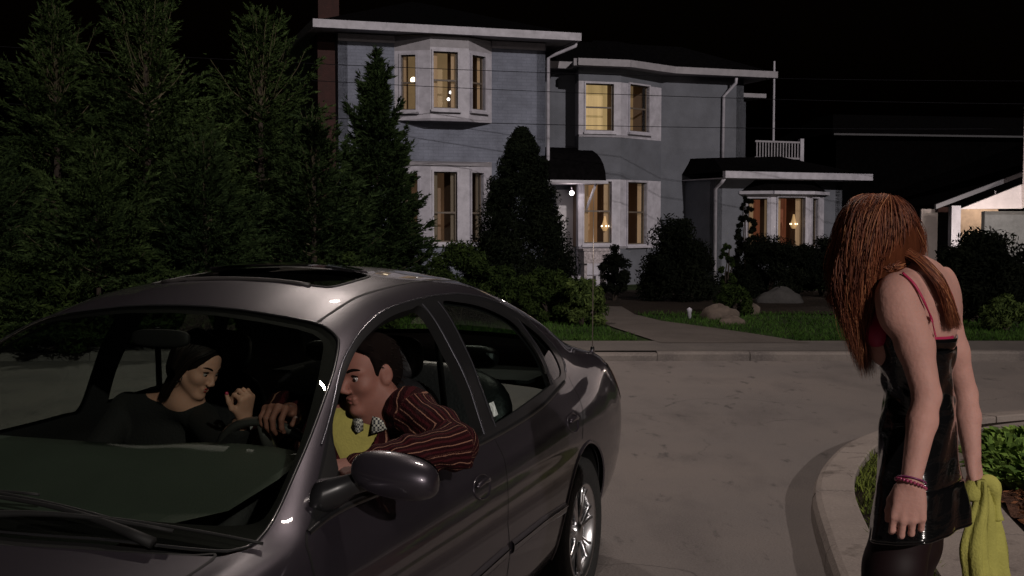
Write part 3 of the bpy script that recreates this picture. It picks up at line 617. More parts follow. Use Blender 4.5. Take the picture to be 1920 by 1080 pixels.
# dark distant house with a pale gutter
DH = empty('distant_house', tuple(at(1750, 300, 46)[:2])+(0,)); tag(DH, 'unlit distant house with a thin pale gutter line behind the extension', 'house')
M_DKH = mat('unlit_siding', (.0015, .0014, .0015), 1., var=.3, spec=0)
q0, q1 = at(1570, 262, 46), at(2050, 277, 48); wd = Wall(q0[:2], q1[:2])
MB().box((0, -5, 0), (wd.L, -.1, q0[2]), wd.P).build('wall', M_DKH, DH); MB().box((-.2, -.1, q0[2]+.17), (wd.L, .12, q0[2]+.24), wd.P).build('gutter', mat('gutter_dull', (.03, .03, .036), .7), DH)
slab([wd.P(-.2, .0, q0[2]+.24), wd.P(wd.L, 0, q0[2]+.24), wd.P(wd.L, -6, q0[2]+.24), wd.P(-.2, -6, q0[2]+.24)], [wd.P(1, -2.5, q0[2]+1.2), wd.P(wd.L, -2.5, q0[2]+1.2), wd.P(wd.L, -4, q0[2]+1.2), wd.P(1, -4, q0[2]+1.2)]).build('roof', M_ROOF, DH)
for r_ in (HA, HB, HC, PC, G, DH): adopt(r_)
# overhead cables crossing in front of the houses
M_CAB = mat('cable_black', (.008, .008, .010), .9, spec=.02)
for k, (a, b, lab) in enumerate(((at(-400, 60, 24.5), at(2300, 150, 27.5), 'top'), (at(-400, 84, 24.5), at(2300, 196, 27.5), 'middle'), (at(-400, 170, 24.5), at(2300, 236, 27.5), 'lowest'))):
    pts = [a+(b-a)*f-V(0, 0, .55*4*f*(1-f)*.6) for f in np.linspace(0, 1, 24)]
    tag(MB().tube(pts, .007, 5, False).build('overhead_cable', M_CAB, None, True), '%s of the three thin dark cables crossing the house fronts' % lab, 'cable', 'overhead cables')

# unseen street lamps, assumed from the car's glints and added with their span wires
def assumed_spanlamp(p, long_, W_, label):
    T = empty('assumed_street_lamp', p); tag(T, label, 'assumed street lamp', None)
    MB().box((-long_/2-.06, -.13, .03), (long_/2+.06, .13, .10)).build('housing', M_GRW, T); MB().box((-long_/2, -.09, .0), (long_/2, .09, .028)).build('lens', M_BULB, T)
    MB().tube([(-12, 0, 1.2), (-6, 0, .5), (0, 0, .16), (6, 0, .5), (12, 0, 1.2)], .012, 5, False).build('added_span_wire', M_CAB, T); MB().tube([(0, 0, .1), (0, 0, .17)], .03, 6).build('hanger', M_CAB, T)
    l = bpy.data.lights.new('assumed_lamp_light', 'AREA'); l.shape = 'RECTANGLE'; l.size = long_; l.size_y = .18; l.energy = W_; l.color = (1, .86, .78); o = bpy.data.objects.new('assumed_lamp_light', l); COL.objects.link(o); o.parent = T; o.location = (0, 0, -.012); return T
assumed_spanlamp((-1.75, 15.2, 8.35), .35, 380, 'assumed street lamp added out of view over the far side of the street'); assumed_spanlamp((1.5, 6.4, 7.9), 1.3, 160, 'long assumed street lamp added out of view above the middle of the street')  # neither lamp is in view: added to light the car and street
# ================================================================== TREES AND SHRUBS
def folmat(name, col, var=.5, vs=1.6, rough=.75):
    m = bpy.data.materials.new(name); m.use_nodes = True; nt = m.node_tree; b = nt.nodes['Principled BSDF']; b.inputs['Roughness'].default_value = rough; b.inputs['Specular IOR Level'].default_value = .03
    g = nt.nodes.new('ShaderNodeNewGeometry'); n = nt.nodes.new('ShaderNodeTexNoise'); n.inputs['Scale'].default_value = vs; n.inputs['Detail'].default_value = 3
    tc = nt.nodes.new('ShaderNodeTexCoord'); nt.links.new(tc.outputs['Object'], n.inputs[0])
    ad = nt.nodes.new('ShaderNodeMath'); ad.operation = 'MULTIPLY_ADD'; ad.inputs[1].default_value = .45; nt.links.new(g.outputs['Random Per Island'], ad.inputs[0]); nt.links.new(n.outputs[0], ad.inputs[2])
    cr = nt.nodes.new('ShaderNodeValToRGB'); cr.color_ramp.elements[0].position = .45; cr.color_ramp.elements[1].position = .95
    cr.color_ramp.elements[0].color = (*[q*(1-var) for q in col], 1); cr.color_ramp.elements[1].color = (col[0]*(1+var*1.5), col[1]*(1+var), col[2]*(1+var*.4), 1)
    nt.links.new(ad.outputs[0], cr.inputs[0]); nt.links.new(cr.outputs[0], b.inputs['Base Color']); return m
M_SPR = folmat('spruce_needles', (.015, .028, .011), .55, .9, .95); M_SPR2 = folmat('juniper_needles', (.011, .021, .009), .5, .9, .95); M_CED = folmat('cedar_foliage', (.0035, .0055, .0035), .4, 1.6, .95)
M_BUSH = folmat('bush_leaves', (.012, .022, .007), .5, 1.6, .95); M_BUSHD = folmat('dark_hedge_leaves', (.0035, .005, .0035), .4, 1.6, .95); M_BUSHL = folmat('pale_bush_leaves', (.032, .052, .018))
M_BARK = mat('bark', (.016, .010, .006), .95, var=.3, bump=.5); M_TWIG = mat('bare_twigs', (.040, .032, .015), .9)
def tris_along(P0, P1, n, ln, wd, rng, spread=.8, up=0.):
    """needle triangles along many segments at once: P0,P1 (k,3)"""
    k = len(P0); t = rng.random((k, n, 1)); c = P0[:, None]+(P1-P0)[:, None]*t
    ax = (P1-P0)/(np.linalg.norm(P1-P0, axis=1, keepdims=True)+1e-9); d = rng.normal(size=(k, n, 3)); d /= np.linalg.norm(d, axis=2, keepdims=True)
    d = d*spread+ax[:, None]; d[..., 2] += up; d /= np.linalg.norm(d, axis=2, keepdims=True)
    s = rng.normal(size=(k, n, 3)); s = np.cross(d, s); s /= np.linalg.norm(s, axis=2, keepdims=True)+1e-9
    l = ln*(.7+.6*rng.random((k, n, 1)))
    A = (c-s*wd*.5).reshape(-1, 3); B = (c+s*wd*.5).reshape(-1, 3); C = (c+d*l).reshape(-1, 3)
    v = np.stack([A, B, C], 1).reshape(-1, 3); return v, np.arange(len(v)).reshape(-1, 3)
def spruce(name, base, H, Rb, label, group, seed, nbr=170, m=M_SPR, bare=.25, p=.85, needles=9, lean=0., twigs=16, upb=.3, up0=.06):
    rng = np.random.default_rng(seed); T = empty(name, (base[0], base[1], base[2])); tag(T, label, 'tree', group); nbr = int(nbr*1.3); Rb *= 1.08
    tr = MB(); tr.tube([(0, 0, -.1), (lean*.3, 0, H*.4), (lean*.7, 0, H*.75), (lean, 0, H)], [.11*H/5, .07*H/5, .03, .008], 8)
    S0, S1, lim = [], [], MB()
    gap = rng.random(7)*2*math.pi
    for k in range(nbr):
        h = 1-(1-(k+.5)/nbr)**.62 if False else ((k+.5)/nbr)**1.12
        z = H*(.03+.96*h); L = Rb*(1-h)**p*rng.uniform(.50, 1.05)*(1+.18*math.sin(h*23+seed)*math.sin(k*2.39996+seed))+.10+(.42*rng.random()**2 if h > .62 else 0)
        az = k*2.39996+rng.uniform(-.5, .5); up = up0+1.1*h**1.5+rng.uniform(-.12, .18)
        if h > .72: up += upb
        c, s_ = math.cos(az), math.sin(az); o = V(lean*h, 0, z); pts = [o]
        for q in np.linspace(.2, 1, 5): pts.append(o+V(c*L*q*math.cos(up), s_*L*q*math.cos(up), L*q*math.sin(up)*(.6+.5*q)+.05*L*q*q))
        pts = [q_+rng.normal(size=3)*.015 for q_ in pts]
        if h > 1-bare or rng.random() < .12: lim.tube(pts, np.linspace(.014 if h < .7 else .009, .003, 6), 4, False)
        nt_ = max(5, int(twigs*L/(.5*Rb+.2)*(.55 if h > 1-bare else 1)))
        for j in range(nt_):
            f = rng.uniform(.12, 1.)**.8; i = min(int(f*5), 4); b0 = pts[i]+(pts[i+1]-pts[i])*(f*5-i)
            da = rng.choice([-1, 1])*rng.uniform(.35, .9); tl = (.10+.20*(1-f)+.10*rng.random())*(1.25 if h < .6 else .75)*max(.6, Rb/1.6)
            ce = math.cos(az+da); se = math.sin(az+da); e = b0+V(ce*tl, se*tl, tl*(math.sin(up)*.5+rng.uniform(-.15, .25)))
            S0.append(b0); S1.append(e)
        S0.append(pts[3]); S1.append(pts[5]+(pts[5]-pts[4])*.4)
    S0, S1 = np.array(S0), np.array(S1)
    v, f = tris_along(S0, S1, int(needles*2.7), .055, .020, rng, .85, .12)
    v2, f2 = tris_along(S0, S0+(S1-S0)*1.02, 2, .11, .04, rng, .3)
    v = np.concatenate([v, v2]); f = np.concatenate([f, f2+len(v)-len(v2)])
    tr.build('trunk', M_BARK, T, True); lim.build('branches', M_TWIG, T, True); fastmesh('crown', v, f, m, T, False)
    return T
def gpt(px, d, z=.1): q = at(px, 540, d); return V(q[0], q[1], z)
GT = 'spruces beside the tall house block'
def topH(py, d): return at(960, py, d)[2]-.1
spruce('spruce_tree', gpt(280, 17.5), topH(-2, 17.5), 1.75, 'tallest spruce with bare antler-like twigs at its top, behind the car roof', GT, 1, 230, bare=.34, p=.72, twigs=18, needles=10)
spruce('spruce_tree', gpt(112, 19), topH(25, 19)-.3, 1.7, 'left spruce with a thin pale leader, at the left edge of the tree row', GT, 2, 210, bare=.28, p=.7, twigs=17)
spruce('spruce_tree', gpt(492, 20), topH(22, 20)-.35, 1.9, 'spruce with a bare twiggy top, between the tallest spruce and the tall house block', GT, 3, 220, bare=.33, p=.72, twigs=17)
spruce('spruce_tree', gpt(-40, 16.5), topH(300, 16.5), 1.6, 'low dark spruce cut by the left edge of the photo', GT, 5, 150, m=M_SPR2, bare=.15, p=.7)
spruce('spruce_tree', gpt(385, 15.5), topH(330, 15.5), 1.25, 'low bushy spruce in front of the tallest one', GT, 6, 130, m=M_SPR2, bare=.12, p=.7, needles=10)
spruce('spruce_tree', gpt(185, 15), topH(350, 15), 1.25, 'low bushy spruce at the foot of the left spruce', GT, 8, 120, m=M_SPR, bare=.12, p=.7)
spruce('spruce_tree', gpt(590, 18), topH(265, 18), 1.3, 'short dark spruce touching the left corner of the tall house block', GT, 9, 130, m=M_SPR2, bare=.2, p=.72)
spruce('slender_spruce', gpt(708, 21.5), topH(92, 21.5)-.45, 1.18, 'slender pointed spruce standing in front of the tall block windows', None, 4, 300, m=M_SPR2, bare=.06, p=.80, twigs=22, upb=.25, up0=.30)
def leafcloud(name, base, rad, n, m, label, cat, group=None, seed=0, leaf=.05, clumps=26, cone=0., aspect=.6, fill=.35, stem=True):
    """clumps of small leaves through an uneven volume; cone narrows it upwards"""
    rng = np.random.default_rng(seed+50); T = empty(name, base); tag(T, label, cat, group)
    d = rng.normal(size=(clumps, 3)); d /= np.linalg.norm(d, axis=1, keepdims=True); d[:, 2] = np.abs(d[:, 2])*1.3-.42
    rr = fill+(1-fill)*rng.random((clumps, 1))**.5; C = d*rr*V(rad[0], rad[1], rad[2])*.80; C[:, 2] += rad[2]*.42
    if cone:
        hz = rng.random(clumps)**1.15; a = rng.random(clumps)*2*math.pi; w = (1-hz)**cone*(.45+.55*rng.random(clumps)**.5)
        C = np.stack([np.cos(a)*w*rad[0]*.9, np.sin(a)*w*rad[1]*.9, hz*rad[2]*.97+.02], 1)
    cs = np.array([min(rad)*(.30 if not cone else .28*(1-.72*min(1, max(0, C[i, 2]/rad[2])))) for i in range(clumps)])*(rng.random(clumps)*.5+.75)
    k = rng.integers(0, clumps, n); u = rng.normal(size=(n, 3)); u /= np.linalg.norm(u, axis=1, keepdims=True)
    P = C[k]+u*(cs[k]*(rng.random(n)**.45))[:, None]*V(1.15, 1.15, 1.0); P[:, 2] = np.maximum(P[:, 2], .02)
    nrm_ = u+rng.normal(size=(n, 3))*.6; nrm_ /= np.linalg.norm(nrm_, axis=1, keepdims=True)
    a = np.cross(nrm_, rng.normal(size=(n, 3))); a /= np.linalg.norm(a, axis=1, keepdims=True); b = np.cross(nrm_, a)
    L_ = leaf*(.6+.8*rng.random((n, 1)))
    v = np.stack([P-a*L_, P-b*L_*aspect*.5, P+a*L_, P+b*L_*aspect*.5], 1).reshape(-1, 3); f = np.arange(len(v)).reshape(-1, 4)
    fastmesh('foliage', v, f, m, T, False)
    if stem:
        st = MB()
        for i in range(5): c = C[rng.integers(0, clumps)]; st.tube([(0, 0, -.05), c*.5+rng.normal(size=3)*.03, c], [.025, .015, .006], 5, False)
        st.build('stems', M_BARK, T, True)
    return T
def gp2(px, d, z=.12): q = at(px, 540, d); return (float(q[0]), float(q[1]), z)
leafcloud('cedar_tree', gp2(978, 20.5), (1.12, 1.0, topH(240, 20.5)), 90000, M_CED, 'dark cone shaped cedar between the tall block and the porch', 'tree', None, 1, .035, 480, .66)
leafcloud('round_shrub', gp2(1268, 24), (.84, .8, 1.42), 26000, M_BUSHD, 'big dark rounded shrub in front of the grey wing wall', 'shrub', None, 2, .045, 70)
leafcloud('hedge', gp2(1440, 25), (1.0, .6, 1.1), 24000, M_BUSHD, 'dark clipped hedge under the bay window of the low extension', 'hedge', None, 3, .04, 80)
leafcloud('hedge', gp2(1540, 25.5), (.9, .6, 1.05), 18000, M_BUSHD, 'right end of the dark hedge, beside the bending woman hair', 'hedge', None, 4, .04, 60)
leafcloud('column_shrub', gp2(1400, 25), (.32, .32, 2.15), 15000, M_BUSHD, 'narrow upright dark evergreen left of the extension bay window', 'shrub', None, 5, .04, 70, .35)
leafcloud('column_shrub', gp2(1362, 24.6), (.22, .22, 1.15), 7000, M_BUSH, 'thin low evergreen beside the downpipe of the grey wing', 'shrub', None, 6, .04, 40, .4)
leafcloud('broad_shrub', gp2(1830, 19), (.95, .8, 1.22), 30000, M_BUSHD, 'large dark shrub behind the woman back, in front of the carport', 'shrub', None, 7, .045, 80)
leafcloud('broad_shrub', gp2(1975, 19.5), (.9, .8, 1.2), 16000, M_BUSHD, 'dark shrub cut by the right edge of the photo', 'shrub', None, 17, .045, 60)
leafcloud('flowering_shrub', gp2(1885, 17.4), (.42, .3, .42), 5000, M_BUSHL, 'low pale twiggy shrub at the foot of the large dark shrub', 'shrub', None, 8, .04, 30)
leafcloud('low_shrub', gp2(1092, 18.3), (.40, .35, .62), 7000, M_BUSHL, 'bright leafy low shrub at the lawn edge behind the car antenna', 'shrub', None, 9, .04, 34)
leafcloud('low_shrub', gp2(1030, 18.8), (.55, .4, .75), 9000, M_BUSH, 'green low shrub between the rear pillar of the car and the bright shrub', 'shrub', None, 10, .04, 40)
leafcloud('low_shrub', gp2(955, 18.6), (.6, .4, .85), 9000, M_BUSH, 'dark green shrub just above the rear of the car roof', 'shrub', None, 11, .04, 40)
leafcloud('low_shrub', gp2(862, 19), (.75, .5, 1.05), 14000, M_BUSH, 'bushy shrub at the foot of the slender spruce', 'shrub', None, 12, .04, 44)
leafcloud('low_shrub', gp2(1150, 24), (.4, .35, .95), 7000, M_BUSHD, 'dark shrub under the wicker planter box', 'shrub', None, 13, .04, 34)
leafcloud('low_shrub', gp2(1375, 20.3), (.35, .3, .42), 3500, M_BUSH, 'small low plant growing behind the two rocks', 'shrub', None, 14, .035, 24)
leafcloud('low_shrub', gp2(1660, 24), (.8, .5, 1.0), 12000, M_BUSHD, 'dark shrub half hidden behind the woman head', 'shrub', None, 15, .045, 40)
leafcloud('low_shrub', gp2(640, 17), (1.0, .6, .95), 15000, M_BUSH, 'wide low shrub above the middle of the car roof', 'shrub', None, 16, .04, 50)
leafcloud('low_shrub', gp2(60, 14.6), (1.2, .6, .9), 14000, M_BUSH, 'wide low shrub above the front left of the car roof', 'shrub', None, 18, .04, 50)
leafcloud('low_shrub', gp2(430, 14.8), (1.2, .6, .7), 14000, M_BUSH, 'low spreading shrub over the middle front of the car roof', 'shrub', None, 19, .04, 50)
# rocks
def rock(base, r, m, label, seed):
    rng = np.random.default_rng(seed); N = 14; rg = []
    for a in np.linspace(-.5, math.pi/2, 9):
        rg.append([V(*base)+V(math.cos(a)*math.cos(b)*r[0], math.cos(a)*math.sin(b)*r[1], math.sin(a)*r[2])*(1+.22*math.sin(3*b+seed)*math.cos(2*a)+rng.uniform(-.06, .06)) for b in np.linspace(0, 2*math.pi, N, endpoint=False)])
    o = MB().loft(rg, True, True).build('rock', m, None, True); tag(o, label, 'rock', 'garden rocks'); return o
M_STONE = mat('field_stone', (.07, .052, .042), .9, var=.35, vscale=6, bump=.8, bscale=9)
rock(gp2(1348, 19.5, .16), (.30, .2, .17), M_STONE, 'tan rock nearest the path on the lawn edge', 1); rock(gp2(1393, 20.6, .16), (.26, .2, .18), M_STONE, 'darker rock behind the tan one, by the small plant', 2)
rock(gp2(1372, 18.6, .12), (.20, .15, .10), M_STONE, 'small flat stone in the grass below the tan rock', 3)
rock(gp2(1463, 23.3, .15), (.42, .25, .24), mat('pale_stone', (.028, .026, .026), .9, var=.3, bump=.6), 'pale boulder at the foot of the dark hedge', 4)
# little white path light
pb_ = V(*gp2(1293, 19.6, .11)); PL = empty('garden_light', pb_); tag(PL, 'tiny white path light stub standing on the lawn before the round shrub', 'light')
MB().lathe([(.0, 0), (.035, 0), (.032, .10), (.04, .11), (.04, .13)], (0, 0, 0), (0, 0, 1), 14).build('post', M_WHITE, PL, True); MB().lathe([(.04, .13), (.045, .15), (.0, .18)], (0, 0, 0), (0, 0, 1), 14).build('cap', M_WHITE, PL, True)
# grass and ground cover -----------------------------------------------------------
def blades(name, P, h, w, m, kind='stuff', rng=NR, lean=.5):
    n = len(P); a = rng.random(n)*2*math.pi; s = np.stack([np.cos(a), np.sin(a), np.zeros(n)], 1); l = rng.normal(size=(n, 3))*lean; l[:, 2] = 1; l /= np.linalg.norm(l, axis=1, keepdims=True)
    hh = h*(.5+rng.random((n, 1))); m1 = P+l*hh*.55; l2 = l+rng.normal(size=(n, 3))*.35*V(1, 1, .2); tip = m1+l2*hh*.5
    v = np.stack([P-s*w*.5, P+s*w*.5, m1+s*w*.4, m1-s*w*.4, tip], 1).reshape(-1, 3); i = np.arange(n)[:, None]*5
    f = np.concatenate([i+V(0, 1, 2).astype(int), i+V(0, 2, 3).astype(int), i+V(3, 2, 4).astype(int)])
    o = fastmesh(name, v, f, m, None, False); o['kind'] = kind; return o
M_GRASS = folmat('grass_blades', (.022, .052, .012), .45, 1.2); M_WEED = folmat('weed_blades', (.085, .12, .030), .5, 4); M_LEAF = folmat('plant_leaves', (.10, .18, .045), .5, 3)
n = 46000; X_ = NR.uniform(-6, 15, n); Y_ = 15.85+NR.random(n)**1.4*4.9
def onpath(x, y):
    k = np.clip(np.searchsorted([p[1] for p in pl], y), 1, len(pl)-1); return (x > np.array([p[0] for p in pl])[k]-.05) & (x < np.interp(y, [p[1] for p in pr], [p[0] for p in pr])+.05)
mk = ~onpath(X_, Y_); blades('lawn_grass', np.stack([X_, Y_, np.full(n, .105)], 1)[mk], .055, .012, M_GRASS)
# weeds between kerb and slabs
n = 5200; k = NR.integers(0, 95, n); W0 = np.array(offs(KC, .26)); W1 = np.array(offs(KC, .45)); f = NR.random((n, 1)); P = W0[k]*(1-f)+W1[k]*f+NR.normal(size=(n, 2))*.02
dens = (np.sin(k*.9)+np.sin(k*2.7+1)+NR.random(n)*2.4) > .9
blades('kerb_weeds', np.concatenate([P, np.full((n, 1), .09)], 1)[dens], .055, .008, M_WEED, lean=.8)

# leafy clump at the right edge of the mulch bed
def leafy(base, r, n, seed, label):
    rng = np.random.default_rng(seed); T = empty('leafy_plant', base); tag(T, label, 'plant', 'garden plants on the mulch bed')
    a = rng.random(n)*2*math.pi; rad = np.sqrt(rng.random(n))*r; P = np.stack([np.cos(a)*rad, np.sin(a)*rad, rng.random(n)*.03], 1)
    dirv = np.stack([np.cos(a)*.6*rad/r, np.sin(a)*.6*rad/r, np.ones(n)], 1)+rng.normal(size=(n, 3))*.32; dirv[:, 2] = np.abs(dirv[:, 2]); dirv /= np.linalg.norm(dirv, axis=1, keepdims=True)
    L_ = (.08+.13*rng.random((n, 1)))*(1.25-.5*(rad/r)[:, None]); s_ = np.cross(dirv, rng.normal(size=(n, 3))); s_ /= np.linalg.norm(s_, axis=1, keepdims=True)
    droop = np.stack([dirv[:, 0], dirv[:, 1], -.35*np.ones(n)], 1); m1 = P+dirv*L_*.55; m2 = P+dirv*L_*.85+droop*L_*.12; tip = P+dirv*L_+droop*L_*.4; w = .014+.010*rng.random((n, 1))
    v = np.stack([P-s_*.003, P+s_*.003, m1+s_*w, m1-s_*w, m2+s_*w*.7, m2-s_*w*.7, tip], 1).reshape(-1, 3); i = np.arange(n)[:, None]*7
    f = np.concatenate([i+np.array(q) for q in ((0, 1, 2), (0, 2, 3), (3, 2, 4), (3, 4, 5), (5, 4, 6))]); fastmesh('leaves', v, f, M_LEAF, T, False); return T
for (px, py, r, n, sd, lb) in ((1884, 866, .19, 600, 1, 'leafy green plant nearest the right arm of the woman'), (1935, 850, .34, 1100, 2, 'leafy green plant cut by the right edge of the photo'), (1925, 900, .18, 500, 3, 'lower leafy green plant over the bare mulch'), (1960, 905, .3, 700, 4, 'leafy green plant mostly beyond the right edge')):
    q = ong(px, py+8, .12); leafy((float(q[0]), float(q[1]), .12), r, n, sd, lb)
# wood chips and dead leaves scattered on the mulch
n = 5200; k = NR.integers(20, 90, n); M0_ = np.array(offs(KC, 1.06)); M1_ = np.array(offs(KC, 2.4)); f = NR.random((n, 1)); P = M0_[k]*(1-f)+M1_[k]*f+NR.normal(size=(n, 2))*.03
P = np.concatenate([P, np.full((n, 1), .135)+NR.random((n, 1))*.02], 1); a = NR.normal(size=(n, 3))*V(1, 1, .3); a /= np.linalg.norm(a, axis=1, keepdims=True); b = np.cross(a, NR.normal(size=(n, 3))*V(.4, .4, 1)); b /= np.linalg.norm(b, axis=1, keepdims=True)
l = .012+.02*NR.random((n, 1)); v = np.stack([P-a*l, P-b*l*.35, P+a*l, P+b*l*.35], 1).reshape(-1, 3)
tag(fastmesh('mulch_chips', v, np.arange(len(v)).reshape(-1, 4), folmat('wood_chips', (.11, .055, .035), .6, 9), None, False), None, None, None, 'stuff')
# ================================================================== CAR
CX, CY, TH = -.989, 4.125, -1.897
ST=[ #x,  P0           P1          P2          P3          P4          P5          P6          P7          P8
( 2.44,(.38,.30),(.42,.36),(.46,.45),(.45,.53),(.42,.57),(.38,.585),(.33,.59),(.18,.60),(0,.605)),
( 2.38,(.55,.24),(.61,.34),(.64,.45),(.63,.55),(.60,.60),(.55,.625),(.48,.635),(.26,.645),(0,.65)),
( 2.22,(.70,.20),(.77,.32),(.80,.46),(.78,.60),(.73,.665),(.67,.69),(.60,.70),(.32,.715),(0,.72)),
( 1.95,(.78,.20),(.86,.32),(.885,.50),(.865,.68),(.81,.745),(.74,.77),(.665,.782),(.35,.80),(0,.81)),
( 1.60,(.80,.20),(.885,.33),(.915,.55),(.89,.74),(.835,.805),(.765,.83),(.69,.842),(.37,.87),(0,.885)),
( 1.30,(.80,.20),(.885,.33),(.92,.56),(.895,.77),(.845,.845),(.79,.868),(.725,.873),(.39,.915),(0,.935)),
( 1.05,(.80,.20),(.885,.33),(.92,.57),(.90,.785),(.85,.87),(.805,.895),(.735,.918),(.38,.985),(0,1.01)),
( 0.80,(.80,.20),(.885,.33),(.922,.57),(.902,.79),(.85,.885),(.79,.975),(.705,1.04),(.37,1.12),(0,1.15)),
( 0.50,(.80,.20),(.885,.33),(.924,.57),(.904,.795),(.85,.895),(.770,1.065),(.655,1.21),(.35,1.285),(0,1.31)),
( 0.22,(.80,.20),(.885,.33),(.925,.57),(.905,.80),(.85,.905),(.750,1.14),(.605,1.325),(.32,1.39),(0,1.41)),
(-0.10,(.80,.20),(.885,.33),(.926,.575),(.907,.805),(.85,.915),(.738,1.18),(.578,1.388),(.31,1.452),(0,1.472)),
(-0.50,(.80,.20),(.886,.33),(.927,.58),(.908,.81),(.85,.925),(.738,1.19),(.580,1.405),(.31,1.477),(0,1.499)),
(-0.90,(.80,.20),(.886,.335),(.927,.59),(.907,.82),(.848,.94),(.748,1.185),(.59,1.39),(.31,1.465),(0,1.487)),
(-1.20,(.80,.20),(.885,.34),(.926,.60),(.904,.83),(.843,.955),(.757,1.16),(.605,1.335),(.32,1.408),(0,1.43)),
(-1.50,(.79,.21),(.878,.35),(.922,.61),(.895,.84),(.828,.965),(.762,1.11),(.648,1.235),(.34,1.305),(0,1.33)),
(-1.80,(.77,.22),(.865,.36),(.91,.62),(.878,.84),(.812,.975),(.755,1.055),(.675,1.115),(.375,1.175),(0,1.20)),
(-2.10,(.73,.24),(.84,.38),(.885,.62),(.85,.83),(.797,.975),(.74,1.03),(.665,1.05),(.37,1.078),(0,1.093)),
(-2.35,(.66,.28),(.78,.40),(.835,.60),(.825,.82),(.765,.94),(.705,.99),(.625,1.005),(.345,1.03),(0,1.043)),
(-2.52,(.54,.32),(.66,.42),(.71,.58),(.69,.76),(.64,.87),(.59,.92),(.52,.94),(.29,.965),(0,.98)),
(-2.60,(.34,.36),(.46,.44),(.50,.56),(.47,.66),(.42,.73),(.38,.76),(.33,.775),(.18,.79),(0,.80)),
]
def pchip(X,Y,x):
    h=np.diff(X);d=np.diff(Y)/h;m=np.zeros(len(X))
    for i in range(1,len(X)-1):
        if d[i-1]*d[i]>0:
            w1=2*h[i]+h[i-1];w2=h[i]+2*h[i-1];m[i]=(w1+w2)/(w1/d[i-1]+w2/d[i])
    m[0]=d[0];m[-1]=d[-1]
    i=np.clip(np.searchsorted(X,x)-1,0,len(X)-2);t=(x-X[i])/h[i]
    return (2*t**3-3*t**2+1)*Y[i]+(t**3-2*t**2+t)*h[i]*m[i]+(-2*t**3+3*t**2)*Y[i+1]+(t**3-t**2)*h[i]*m[i+1]
_S=sorted(ST,key=lambda s:s[0]);_X=np.array([s[0] for s in _S]);_C=np.array([[p for p in s[1:]] for s in _S]) # n,9,2
XG=np.linspace(-2.60,2.44,1009)
_G=np.stack([[pchip(_X,_C[:,k,c],XG) for c in (0,1)] for k in range(9)]) # 9,2,n
# smooth slightly along x
def _sm(a,n):
    for _ in range(n):
        b=a.copy();b[...,1:-1]=(a[...,:-2]+2*a[...,1:-1]+a[...,2:])/4;a=b
    return a
_G=_sm(_G,60)
def ctrl(x):
    i=np.clip(np.searchsorted(XG,x)-1,0,len(XG)-2);f=(x-XG[i])/(XG[1]-XG[0])
    return _G[:,:,i]*(1-f)+_G[:,:,i+1]*f
def S(x,t):
    """x station, t in 0..8 -> car-local point"""
    t=min(max(t,0.),8.);c=ctrl(x)
    i=min(int(t),7);f=t-i
    def P(j):
        if j<0:return 2*c[0]-c[1]
        if j>8:return np.array([-c[16-j][0],c[16-j][1]])
        return c[j]
    p0,p1,p2,p3=P(i-1),P(i),P(i+1),P(i+2)
    d1=np.hypot(*(p1-p0))**.5+1e-6;d2=np.hypot(*(p2-p1))**.5+1e-6;d3=np.hypot(*(p3-p2))**.5+1e-6
    m1=(p1-p0)/d1-(p2-p0)/(d1+d2)+(p2-p1)/d2;m2=(p2-p1)/d2-(p3-p1)/(d2+d3)+(p3-p2)/d3
    m1*=d2;m2*=d2
    q=(2*f**3-3*f**2+1)*p1+(f**3-2*f**2+f)*m1+(-2*f**3+3*f**2)*p2+(f**3-f**2)*m2
    return np.array([x,q[0],q[1]])

def w2i(w):
    X, Y, Z = w[0], w[1], w[2]-CAMH; d = math.cos(PIT)*Y-math.sin(PIT)*Z; v = math.sin(PIT)*Y+math.cos(PIT)*Z; return 960+F*X/d, 540-F*v/d
def c2w(p):
    c, s = math.cos(TH), math.sin(TH); return V(CX+c*p[0]-s*p[1], CY+s*p[0]+c*p[1], p[2])
def w2c(w):
    c, s = math.cos(TH), math.sin(TH); X, Y = w[0]-CX, w[1]-CY; return V(c*X+s*Y, -s*X+c*Y, w[2])
CAR = empty('sedan_car', (CX, CY, 0), TH)
tag(CAR, 'dark grey metallic sedan with two people inside and its driver window open', 'car')
M_PAINT = mat('car_paint', (.046, .039, .050), .36, .62, coat=1., coat_r=.025)
def flake(m):
    nt = m.node_tree; b = nt.nodes['Principled BSDF']; n = nt.nodes.new('ShaderNodeTexNoise'); n.inputs['Scale'].default_value = 900; tc = nt.nodes.new('ShaderNodeTexCoord')
    bp = nt.nodes.new('ShaderNodeBump'); bp.inputs['Strength'].default_value = .12; bp.inputs['Distance'].default_value = .001
    nt.links.new(tc.outputs['Object'], n.inputs[0]); nt.links.new(n.outputs[0], bp.inputs['Height']); nt.links.new(bp.outputs[0], b.inputs['Normal'])
flake(M_PAINT)
M_TRIM = mat('black_trim', (.012, .012, .013), .28, coat=.3)
M_RUB = mat('black_rubber', (.008, .008, .008), .65, spec=.25)
M_DARK = mat('interior_black', (.007, .007, .008), .75, bump=.2, bscale=80)
M_SEAT = mat('seat_leather', (.009, .009, .010), .45, bump=.15, bscale=60)
M_CHROME = mat('chrome', (.55, .55, .58), .12, 1.)
M_GLASS = glassmat('car_glass', (.64, .68, .63)); M_GLASSD = glassmat('tinted_glass', (.42, .50, .47)); M_FRIT = mat('glass_border_black', (.003, .003, .003), .6, spec=.1)
M_RED = mat('tail_lamp_red', (.25, .008, .008), .12, coat=1.)
M_LENS = mat('lamp_lens', (.5, .5, .52), .08, .3, coat=1.)
TS = .15
def t_of_z(x, z, hi=5.6):
    a, b = .3, hi
    for _ in range(24):
        m_ = (a+b)/2
        if S(x, m_)[2] < z: a = m_
        else: b = m_
    return (a+b)/2
